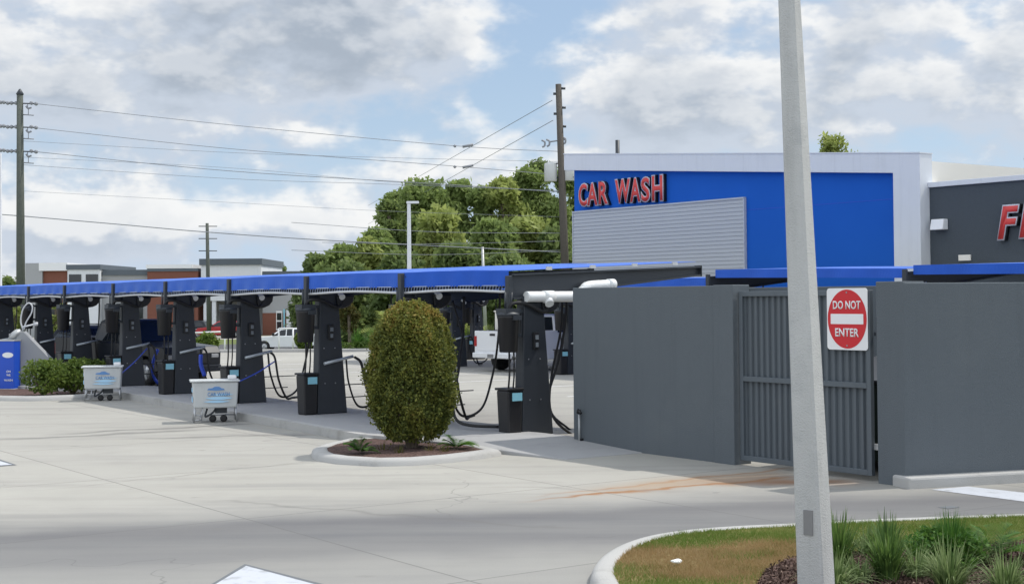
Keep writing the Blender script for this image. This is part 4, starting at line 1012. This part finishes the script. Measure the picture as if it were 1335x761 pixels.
# ================================================================== VEHICLES
def wheel(parent,x,y,r,w=.24,rim='steel'):
    t=MB().lathe([(r*.62,-w/2),(r*.93,-w/2),(r,-w/2+.04),(r,w/2-.04),(r*.93,w/2),(r*.62,w/2)],0,0,28,Matrix.Translation((x,y,r))@Matrix.Rotation(PI/2,4,'X')).build('wheel','rubber',parent)
    s_=1 if y>0 else -1
    rm=MB().lathe([(r*.6,0),(r*.6,.02),(r*.2,.03),(.02,.03)],0,0,20,Matrix.Translation((x,y+s_*(w/2-.015),r))@Matrix.Rotation(-s_*PI/2,4,'X'))
    rm.build('rim',rim,t)
    d_=MB()
    for k in range(5):
        a=2*PI*k/5; d_.box(-.035,.035,0,r*.55,-.004,.012,Matrix.Translation((x,y+s_*(w/2+.02),r))@Matrix.Rotation(-s_*PI/2,4,'X')@Matrix.Rotation(a,4,'Z'))
    d_.build('spokes','metal_grey',t)
def arch(cx,r,n=10): return [(cx-r*math.cos(PI*k/n),.28+ (r*1.02)*math.sin(PI*k/n)) for k in range(n+1)]
def vehicle(kind,name,label,loc,rz,paint_,group=None):
    v=empty(name,label,'pickup' if kind=='pickup' else 'car',loc,rz,group)
    if kind=='pickup':
        L0,L1=-2.85,2.95; fx,rx,wr=1.95,-1.75,.40; hw=.98
        body=[(L0,.55)]+[(rx-.5,.40)]+[(x,z+.12) for x,z in arch(rx,.47)]+[(rx+.5,.40),(fx-.5,.38)]+[(x,z+.12) for x,z in arch(fx,.47)]+[(fx+.52,.42),(L1,.5),(L1+.02,.95),(L1-.12,1.14),(1.35,1.24),(1.2,1.26),(-.75,1.26),(-.78,1.38),(L0,1.38)]
        cab=[(1.30,1.24),(.42,1.88),(.2,1.93),(-.55,1.93),(-.72,1.88),(-.82,1.24)]; ctop=.70; zc0,zc1=1.24,1.93
        sidew=[[(.98,1.30),(.36,1.80),(-.05,1.82),(-.05,1.30)],[(-.13,1.30),(-.13,1.82),(-.58,1.81),(-.70,1.30)]]
    else:
        L0,L1=-2.3,2.35; fx,rx,wr=1.45,-1.38,.36; hw=.91
        body=[(L0,.50)]+[(rx-.42,.36)]+[(x,z+.08) for x,z in arch(rx,.42)]+[(rx+.42,.33),(fx-.42,.33)]+[(x,z+.08) for x,z in arch(fx,.42)]+[(fx+.45,.36),(L1,.48),(L1+.02,.8),(L1-.15,.98),(1.2,1.08),(.8,1.10),(-2.0,1.12),(L0+.02,1.08),(L0-.02,.8)]
        cab=[(1.05,1.08),(.35,1.58),(.1,1.66),(-1.3,1.67),(-1.85,1.60),(-2.22,1.08)]; ctop=.62; zc0,zc1=1.08,1.67
        sidew=[[(.80,1.13),(.28,1.52),(-.08,1.57),(-.08,1.13)],[(-.15,1.13),(-.15,1.57),(-1.0,1.58),(-1.0,1.13)],[(-1.08,1.13),(-1.08,1.57),(-1.55,1.54),(-1.92,1.15)]]
    MB().prism(body,'y',-hw,hw).build('body',paint_,v,.05)
    # cab: tapered
    c=MB(); lo=[];hi=[]
    def hwz(z): return hw-.05-(hw-.05-ctop)*(z-zc0)/(zc1-zc0)
    A=[c.bm.verts.new((x,-hwz(z),z)) for x,z in cab]; B=[c.bm.verts.new((x,hwz(z),z)) for x,z in cab]
    c.bm.faces.new(A); c.bm.faces.new(B[::-1]); n=len(cab)
    for i in range(n): c.bm.faces.new((A[i],B[i],B[(i+1)%n],A[(i+1)%n]))
    c.build('cab',paint_,v,.04)
    for s_ in (-1,1):
        for sw_ in sidew:
            g=MB(); 
            o_=[(x,s_*(hwz(z)+.006),z) for x,z in sw_]; i_=[(x,s_*(hwz(z)-.02),z) for x,z in sw_]
            g.hexa(o_+i_); g.build('side_window','glass',v)
    def pane(x0,z0,x1,z1,name,dx):
        h0,h1=hwz(z0)-.10,hwz(z1)-.08
        MB().hexa([(x0+dx,-h0,z0),(x0+dx,h0,z0),(x1+dx,h1,z1),(x1+dx,-h1,z1),(x0-dx*2,-h0,z0),(x0-dx*2,h0,z0),(x1-dx*2,h1,z1),(x1-dx*2,-h1,z1)]).build(name,'glass',v)
    (ax,az),(bx,bz)=cab[0],cab[1]; pane(lerp(ax,bx,.08),lerp(az,bz,.08),lerp(ax,bx,.95),lerp(az,bz,.95),'windscreen',.012)
    (ax,az),(bx,bz)=cab[-1],cab[-2]; pane(lerp(ax,bx,.15),lerp(az,bz,.15),lerp(ax,bx,.92),lerp(az,bz,.92),'rear_window',-.012)
    for x in (fx,rx):
        for y in (-hw+.13,hw-.13): wheel(v,x,y,wr)
    MB().box(L1-.02,L1+.10,-hw+.04,hw-.04,.40,.60).build('front_bumper','steel' if paint_=='carwhite' and kind=='pickup' else paint_,v,.03)
    MB().box(L0-.12,L0+.02,-hw+.02,hw-.02,.46,.64).build('rear_bumper',paint_,v,.03)
    for s_ in (-1,1):
        MB().box(L1-.10,L1+.035,s_*(hw-.22)-.13,s_*(hw-.22)+.13,.80,.92).build('headlight','amber',v,.02)
        MB().box(L0-.012,L0+.06,s_*(hw-.07)-.06,s_*(hw-.07)+.075,.85,1.2 if kind=='pickup' else 1.0).build('taillight','taillight',v,.01)
        MB().box(cab[0][0]-.35,cab[0][0]-.2,s_*(hw+.1)-.12,s_*(hw+.1)+.06,zc0+.05,zc0+.25).build('mirror','black',v,.02)
    MB().box(L1+.0,L1+.04,-.55,.55,.66,.95).build('grille','black',v,.01)
    if kind=='pickup':
        tg=MB().box(L0-.02,L0+.0,-.80,.80,.72,1.37).build('tailgate',paint_,v,.01)
        MB().box(L0-.04,L0-.021,-.13,.13,1.22,1.29).build('handle','black',tg); MB().box(L0-.125,L0-.121,-.16,.16,.49,.60).build('licence_plate','plate',v)
        MB().box(L0+.08,-.86,-.82,.82,1.381,1.392).build('bed_liner','black',v)
    else:
        MB().box(-1.9,.1,-.56,-.53,1.68,1.71).box(-1.9,.1,.53,.56,1.68,1.71).build('roof_rail','black',v)
    return v
# white pickup: tail toward us
p=at(664,484); hd=math.atan2(.66,.75); u_=Vector((math.cos(hd),math.sin(hd),0)); n_=Vector((-u_.y,u_.x,0))
pc_=Vector((p.x,p.y,0))+u_*2.3+n_*.2
vehicle('pickup','pickup_truck','white pickup truck parked tail out behind the nearest vacuum post',pc_,hd,'carwhite')
tag(MB().box(-.35,.35,-.5,.5,0,.62).box(-.38,.38,-.53,.53,.62,.67).build('bed_crate','cream',bevel=.02,loc=pc_-u_*1.9+n_*.1+Vector((0,0,1.393))),'beige crate standing in the white pickup bed','crate')
bpy.data.objects['bed_crate'].rotation_euler=(0,0,hd)
# black pickup
nose=at(236,503); hd2=math.atan2(-.66,.75); u2=Vector((math.cos(hd2),math.sin(hd2),0)); pc2=Vector((nose.x,nose.y,0))-u2*2.6+Vector((.1,.2,0))
vehicle('pickup','pickup_truck','black pickup truck parked behind the left vacuum posts',pc2,hd2,'carblack')
p=at(100,494); vehicle('suv','dark_suv','dark sport utility car parked behind the left vacuum posts beyond the hedge',(p.x+.1,p.y+2.6,0),math.atan2(-.70,.71),'carblack')
# SUV and red car on the far road
p=atd(378,458,104); vehicle('suv','suv','white sport utility car on the road beyond the lot',(p.x-.2,104,gz),R(176),'carwhite')
p=atd(287,436,140); vehicle('suv','red_car','red car parked in front of the white shop porch',(p.x,141,gz),R(178),'carred')
p=atd(258,436,140); vehicle('suv','dark_car','dark car parked left of the red car across the road',(p.x-1.5,142,gz),R(175),'carblack')

# ================================================================== POLES AND WIRES
def woodpole(name,label,px0,topy,px1,basey,Y,w,m,z0=-.5):
    top=atd(px0,topy,Y); b_=atd(px1,basey,Y); k=(z0-b_.z)/(top.z-b_.z); bx=b_.x+(top.x-b_.x)*k
    r=empty(name,label,'utility pole',(bx,Y,z0)); v=Vector((top.x-bx,0,top.z-z0))
    MB().tube([(0,0,0),v*.5,v],[w*.62,w*.52,w*.40],12).build('shaft',m,r); return r,v,top
YP=75
P1,v1,t1=woodpole('utility_pole','tall greenish utility pole at the left with three tiers of insulators',26,124,27,365,YP,.40,'woodgreen')
MB().lathe([(.17,0),(.2,.05),(.05,.3),(.01,.32)],0,0,12,Matrix.Translation(v1)).build('pole_cap','steel_dark',P1)
def ploc(root,px,py,Y=YP,dy=0): return atd(px,py,Y+dy)-root.location
for i,y in enumerate((134.5,165.5,197)):
    a_=MB().tube([ploc(P1,8,y),ploc(P1,47,y+1)],.035,6).build('crossarm','steel_dark',P1)
    ins=MB()
    for x,dy in ((0,0),(4,0),(9,1),(14,1),(20,1),(40,1),(46,2)): ins.lathe([(.02,-.1),(.1,-.05),(.1,.05),(.02,.1)],0,0,8,Matrix.Translation(ploc(P1,x+1,y-1+dy)))
    ins.tube(spline([ploc(P1,34,y+4),ploc(P1,37,y+7),ploc(P1,41,y+6)],4),.05,5).tube([ploc(P1,28,y+15),ploc(P1,44,y+16)],.03,5).tube([ploc(P1,37,y+6),ploc(P1,37,y+16)],.02,4).tube([ploc(P1,1,y-1),ploc(P1,48,y+1)],.03,4).tube([ploc(P1,36,y),ploc(P1,36,y+6)],.02,4)
    ins.build('insulator','wire',a_)
P2,v2,t2=woodpole('utility_pole','leaning brown utility pole with transformers beside the car wash building',728,110,736.5,345,YP,.38,'wood')
a_=MB().box(-.02,.02,-.02,.02,-.01,.01,Matrix.Translation(v2))
for y,s_ in ((115.5,1),(122.5,-1),(140.5,1),(148.5,-1),(165,1)): a_.tube([ploc(P2,729+ (y-110)*.036,y),ploc(P2,(737 if s_>0 else 721)+(y-110)*.02,y)],.07,6)
a_.build('standoff_arm','steel_dark',P2)
dq=MB()
for x,y in ((708,187),(714,186),(735,183)):
    dq.tube(spline([ploc(P2,x-2,y-4),ploc(P2,x+2,y-2),ploc(P2,x+2,y+3),ploc(P2,x-1,y+5)],4),.05,5)
dq.tube([ploc(P2,717,185),ploc(P2,737,182)],.04,6); dq.build('fuse_cutout','wire',P2)
tr=MB()
for x,y,dy in ((718,224,.1),(741,223,.2)):
    c_=ploc(P2,x,y+13,YP,dy); tr.lathe([(.30,0),(.33,.03),(.33,.88),(.30,.95),(.1,1.02)],0,0,18,Matrix.Translation(c_))
tr.build('transformer','transformer',P2); MB().tube([ploc(P2,712,214),ploc(P2,748,212)],.04,6).tube([ploc(P2,712,232),ploc(P2,748,231)],.04,6).build('transformer_rack','steel_dark',P2)
P3,v3,t3=woodpole('utility_pole','slender distant utility pole rising in front of the white shop block',270,291,271,350,128,.34,'woodgreen',-1.2)
for y in (295,311,327): MB().tube([ploc(P3,259,y,128),ploc(P3,283,y,128)],.04,5).build('crossarm','steel_dark',P3)
P4,v4,t4=woodpole('utility_pole','short grey pole standing among the trees left of the leaning pole',629,322,630,350,95,.2,'metal_grey',-.5)
wires=[('top power line between the two big poles',[(47,135.5),(300,163),(590,190),(735,198)],.016),
 ('second power line between the two big poles',[(47,167),(300,194),(590,216.5),(738,229)],.016),
 ('third power line between the two big poles',[(47,198),(300,223),(590,241),(738,251)],.018),
 ('faint power line just above the third one',[(30,184),(300,199),(520,206),(738,211)],.010),
 ('thin power line below the third one at the left',[(30,205),(300,219),(520,238),(738,250)],.009),
 ('thin power line well below the third one',[(30,215),(300,233),(500,240),(738,249)],.011),
 ('faint thin wire halfway down the tall left pole',[(28,249),(300,264),(500,275),(738,283)],.008),
 ('thick cable low on the tall left pole, dropping past the distant pole',[(27,281.5),(150,292),(270,302.5),(440,314),(738,329)],.026),
 ('pale wire crossing the trees at mid height',[(380,290),(560,302),(738,304)],.014),
 ('pale wire crossing low over the trees',[(380,326),(560,332),(738,326)],.014),
 ('lowest pale wire across the tree line',[(420,316),(560,318),(738,314)],.012),
 ('top power line leaving the tall pole to the left',[(8,134.5),(-60,124)],.016),('second power line leaving the tall pole to the left',[(8,165.5),(-60,156)],.016),
 ('third power line leaving the tall pole to the left',[(8,197),(-60,190)],.016),('thick cable leaving the tall pole to the left',[(27,281.5),(-60,275)],.026)]
for lb,pts,r in wires:
    tag(MB().tube(spline([atd(x,y,YP) for x,y in pts],8),r*.95,5).build('power_line','wire'),lb,'power line','power lines')
for lb,a,b_ in (('upper wire slanting down left from the leaning pole top',(720,131),(480,268)),('lower wire slanting down left from the leaning pole top',(721,157),(480,292))):
    tag(MB().tube([atd(*a,YP),atd(*b_,200)],.018,5).build('power_line','wire'),lb,'power line','power lines')
for y,lb in ((190,'dark splice sleeve on the top power line'),(217,'dark splice sleeve on the second power line')):
    mb=MB().tube([atd(603,y+1.5,YP),atd(617,y-1.5,YP)],.07,6).lathe([(.02,-.08),(.1,0),(.02,.08)],0,0,8,Matrix.Translation(atd(593,y+.5,YP)))
    tag(mb.build('splice_sleeve','wire'),lb,'cable splice','splices on the power lines')
# lot light
def lot_light(label,px,top,base,Y,wpx,arm):
    t_=atd(px,top,Y); b_=atd(px,base,Y); r=empty('street_light',label,'street light',(b_.x,Y,0)); w=wpx*Y/F/2; h=t_.z
    MB().hexa([(-w,-w,0),(w,-w,0),(w,w,0),(-w,w,0),(-w*.7,-w*.7,h),(w*.7,-w*.7,h),(w*.7,w*.7,h),(-w*.7,w*.7,h)]).build('pole','white_stucco',r)
    if arm: MB().box(-w,arm*Y/F,-.12,.12,h-.02,h+.09).build('lamp_head','white_stucco',r,.02)
    return r
lot_light('pale street light with a flat head in front of the dark trees',534,265,440,70,6.2,13)
lot_light('thin pale lamp pole cut by the left edge',-1,200,440,60,6,0)
# white railing + frame by the far kerb
rl=empty('railing','low white railing beyond the hedge across the lot','railing',(0,96,gz))
mb=MB()
for x in (252,272,293): q=atd(x,440,96); mb.tube([(q.x,0,0),(q.x,0,q.z-gz+.35)],.05,6)
q0=atd(245,434,96); q1=atd(300,432,96); mb.tube([(q0.x,0,q0.z-gz),(q1.x,0,q1.z-gz)],.07,6); mb.build('rail','white',rl)
fr_=empty('sign_frame','white tubular frame standing in front of the far white car','frame',(0,72,-.3))
mb=MB(); a=atd(363.5,428,72); b_=atd(382,428,72)
mb.tube([(a.x,0,0),(a.x,0,a.z+.3)],.045,6).tube([(b_.x,0,0),(b_.x,0,b_.z+.3)],.045,6).tube([(a.x,0,a.z+.3),(b_.x,0,b_.z+.3)],.045,6); mb.build('tube_frame','white',fr_)

# ================================================================== VEGETATION FAR
G='trees behind the vacuum row'
T=[ # px, top, Y, wpx, mat, low, kind, label
 (415,335,125,60,'tree3',.12,'broad','low dark tree at the left end of the tree line'),
 (450,322,122,80,'tree1',.10,'broad','rounded tree at the left shoulder of the tree line'),
 (492,300,126,60,'tree1',.10,'broad','mid height tree left of the pale street light'),
 (508,262,132,55,'tree3',.15,'pine','dark narrow tree top left of the pale street light'),
 (548,233,135,95,'tree1',.12,'broad','tall tree whose crown rises over the pale street light'),
 (597,238,137,75,'tree1',.15,'broad','tall tree just right of the pale street light crown'),
 (575,272,112,80,'tree2',.05,'broad','bright yellow green tree behind the pale street light'),
 (626,244,136,60,'tree1',.2,'pine','open crowned tree in the middle of the tree line'),
 (657,236,134,75,'tree2',.15,'broad','sunlit tree right of the middle of the tree line'),
 (690,222,138,70,'tree1',.35,'pine','airy tall pine left of the leaning pole'),
 (706,211,140,50,'tree3',.5,'pine','highest pine tuft beside the transformers'),
 (733,222,136,60,'tree1',.2,'pine','pine directly behind the leaning pole'),
 (640,290,108,85,'tree1',.03,'broad','lower bushy tree in front of the sunlit tree'),
 (690,285,112,85,'tree2',.03,'broad','lower yellow green tree left of the leaning pole'),
 (725,300,110,70,'tree3',.03,'broad','dark lower tree at the foot of the leaning pole'),
 (600,320,102,90,'tree3',.0,'broad','dark undergrowth tree behind the nearest canopy'),
 (520,330,104,90,'tree3',.0,'broad','dark bushy tree below the street light'),
 (660,335,100,95,'tree3',.0,'broad','dark bushy tree behind the white pickup'),
 (455,345,110,80,'tree3',.0,'broad','dark bushy tree behind the small crepe myrtle'),
 (750,330,105,70,'tree3',.0,'broad','dark tree hidden behind the enclosure corner'),
 (770,240,140,80,'tree3',.2,'broad','tree behind the car wash wall'),
 (672,231,139,62,'tree2',.2,'pine','thin yellow green tree between the sunlit tree and the airy pine'),
 (522,252,138,70,'tree1',.15,'broad','tall tree crown left of the pale street light'),
 (480,312,120,55,'tree2',.05,'broad','yellowish tree between the left shoulder and the street light'),
 (408,368,118,60,'tree3',.0,'broad','dark low tree right of the low shop wing')]
for i,(px,ty,Y,wp,mm,lo,kd,lb) in enumerate(T):
    tree('pine_tree' if kd=='pine' else 'broadleaf_tree',lb,'tree',px,ty,Y,wp,mm,-1.2,100+i,lo,8500,G,.36 if kd=='broad' else .28,kd,44 if kd=='broad' else 30)
tree('broadleaf_tree','tree top showing above the white parapet right of the concrete pole','tree',1083,179,95,78,'tree2',-.5,140,.3,6500,None,.2,'broad',34)
tree('broadleaf_tree','tree top peeping over the wing roof at the right edge','tree',1342,203,110,30,'tree3',-.5,141,.3,2500,None,.2,'broad',20)
tree('broadleaf_tree','low tree on the horizon right of the white shop block','tree',365,346,200,40,'tree3',-1.2,142,.0,2500,None,.35,'broad',20)
tree('broadleaf_tree','low tree peeping above the roof line at the far left edge','tree',8,362,210,60,'tree3',-1.2,143,.0,2500,None,.35,'broad',20)
# near-left greenery behind the posts
tree('small_tree','bright green young tree behind the posts above the black pickup','tree',73,382,72,30,'tree2',-.5,144,.3,2600,None,.10,'broad',18)
tree('small_tree','yellow green young tree behind the pale looped hose','tree',20,383,72,26,'tree2',-.5,145,.3,2600,None,.10,'broad',18)
tree('crepe_myrtle','small brownish crepe myrtle behind the vacuum post left of the bush','tree',455,392,73,30,'myrtle',-.2,146,.42,2600,None,.07,'broad',18)
def gsh(px,basey,w,h,m,lb,name='shrub',n=1800,leaf=.09,seed=1):
    p=at(px,basey,0); p=Vector((p.x,p.y,0)); k=1
    return shrub(name,lb,'shrub',(p.x,p.y,-.05),w,w*.8,h,m,n,leaf,seed)
gsh(271,457,1.2,.95,'hedge','round green shrub at the lot edge below the white railing',seed=61)
gsh(396,457,.8,1.1,'hedge','green shrub at the lot edge behind the hanging canister',seed=62)
gsh(595,457,1.3,1.6,'tree2','light green shrub right of the clipped bush at the lot edge',seed=63)
gsh(608,459,1.0,1.1,'hedge','small green shrub beside the back row post',seed=64)
for i,(x,L,lb) in enumerate(((467,1.25,'bright ornamental grass clump beside the crepe myrtle'),(485,1.2,'ornamental grass clump just left of the clipped bush'),(440,.9,'low ornamental grass clump left of the crepe myrtle'))):
    p=at(x,456.5,0); tuft('ornamental_grass',lb,(p.x,p.y,-.02),260,L,'cycad',90+i,.016,.8,'ornamental grasses at the lot edge')
p=atd(520,440,85); fronds('palmetto','large fan of bright palm fronds behind the clipped bush','plant' and (p.x,85,-.2),22,3.2,'tree2',95,cat='palm',leafw=.06,rise=1.3)
p=atd(640,440,88); fronds('palmetto','palm fronds in the undergrowth behind the white pickup',(p.x,88,-.2),16,2.2,'tree2',96,cat='palm',leafw=.05,rise=1.3)
# grassy undergrowth strip at lot edge
rg=np.random.default_rng(21); n=26000; gx=rg.uniform(-9,6,n); gy=rg.uniform(70,84,n); P=np.stack([gx,gy,rg.random(n)*.5-.02-.09*(gy-70)],1)
o=link('meadow_grass',leaf_mesh('meadow_grass',P,.10,8,.25),'grassfar'); o['kind']='stuff'; tag(o,'light green rough grass beyond the lot edge','grass')
mb=MB(); q=at(450,458); struct(MB().box(q.x-.6,q.x+1.6,69.5,72,-.1,.06).build('myrtle_bed','mulch',bevel=.02))

# ================================================================== SUN + SKY
AZ=Vector((.93,.37,0)).normalized(); EL=R(57)
sd_=Vector((AZ.x*math.cos(EL),AZ.y*math.cos(EL),math.sin(EL)))
sun=bpy.data.objects.new('sun',bpy.data.lights.new('sun','SUN')); C.objects.link(sun); sun.rotation_euler=sd_.to_track_quat('Z','Y').to_euler(); sun.location=(0,0,50)
sun.data.energy=2.6; sun.data.angle=R(.8); sun.data.color=(1,.955,.88)
w=bpy.data.worlds.new('World'); sc.world=w; w.use_nodes=True; nt=NT(w.node_tree); bg=w.node_tree.nodes['Background']
sky=nt.new('ShaderNodeTexSky',sky_type='NISHITA'); sky.sun_disc=False; sky.sun_elevation=EL; sky.sun_rotation=math.atan2(AZ.x,AZ.y); sky.air_density=1.0; sky.dust_density=.6; sky.ozone_density=1.5
tc=nt.new('ShaderNodeTexCoord').outputs['Generated']; X,Yc,Z=nt.xyz(tc)
az=nt.m('ARCTAN2',X,Yc); el=nt.m('ARCSINE',Z)
def dens(duv):
    u=nt.m('ADD',az,duv[0]); v=nt.m('ADD',el,duv[1])
    vec=nt.comb(nt.m('MULTIPLY',u,1.0),nt.m('MULTIPLY',v,1.7),3.3)
    big=nt.noise(vec,5.5,2,.5); n1=nt.noise(vec,12,6,.52,.1); n2=nt.noise(vec,34,3,.6)
    d=nt.m('ADD',nt.m('MULTIPLY',big,.35),nt.m('ADD',nt.m('MULTIPLY',n1,.66),nt.m('MULTIPLY',n2,.20)))
    # bias blobs (pixel space of the direction field): (px,py,rx,ry,amount)
    for (px,py,rx,ry,am) in BL:
        du=nt.m('DIVIDE',nt.m('SUBTRACT',u,(px-667)/F),rx/F); dv=nt.m('DIVIDE',nt.m('SUBTRACT',v,(388-py)/F),ry/F)
        q=nt.m('ADD',nt.m('MULTIPLY',du,du),nt.m('MULTIPLY',dv,dv))
        d=nt.m('ADD',d,nt.m('MULTIPLY',nt.m('EXPONENT',nt.m('MULTIPLY',q,-1.0)),am))
    return d
BL=[(330,40,320,65,.17),(160,300,120,28,.07),(390,290,110,24,.07),(560,40,90,60,.10),(150,130,190,70,.05),(300,110,150,40,.10),(690,50,70,130,-.20),(540,190,110,50,-.09),(70,60,60,50,-.10),(860,90,110,90,.16),(1180,110,220,90,.14),(950,130,130,60,.08),
    (250,300,260,45,.06),(400,180,260,60,-.06),(60,260,120,60,-.04),(620,160,60,22,.10),(1230,195,140,28,-.08),(980,190,60,12,.10),(1085,178,40,16,.12),(1335,140,60,70,.10),(700,200,120,16,.02),(600,300,140,40,-.03)]
d0=dens((0,0)); BLs=BL; d1=dens((.008,.014))
cov=nt.ramp(d0,.49,.66)
relief=nt.m('SUBTRACT',d0,d1)   # >0 : facing the light (upper right)
thick=nt.ramp(d0,.64,.82)
lit=nt.ramp(relief,-.05,.085)
cw=nt.mix(lit,(5.9,6.5,7.4),(9.3,9.3,9.2)); grey=nt.mix(lit,(3.9,4.45,5.2),(6.0,6.4,6.95))
highf=nt.ramp(el,.06,.16); cc=nt.mix(nt.m('MULTIPLY',thick,nt.m('ADD',.35,nt.m('MULTIPLY',highf,.6))),cw,grey)
hzv=nt.ramp(el,.16,-.01)
base=nt.mix(nt.m('ADD',.45,nt.m('MULTIPLY',hzv,.35)),sky.outputs[0],(5.3,6.9,9.2))
bri=nt.m('ADD',1.0,nt.m('MULTIPLY',nt.m('MAXIMUM',nt.ramp(el,.35,.75),nt.ramp(Yc,.2,-.4)),1.1))  # extra cloud brightness overhead and behind the camera, added as fill light
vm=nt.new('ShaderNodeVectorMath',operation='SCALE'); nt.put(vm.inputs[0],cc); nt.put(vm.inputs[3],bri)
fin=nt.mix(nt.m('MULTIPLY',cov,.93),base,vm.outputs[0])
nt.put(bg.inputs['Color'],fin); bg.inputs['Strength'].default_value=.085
sc.view_settings.view_transform='Standard'; sc.view_settings.look='None'; sc.view_settings.gamma=1; sc.view_settings.exposure=0.28
sc.render.engine='CYCLES'
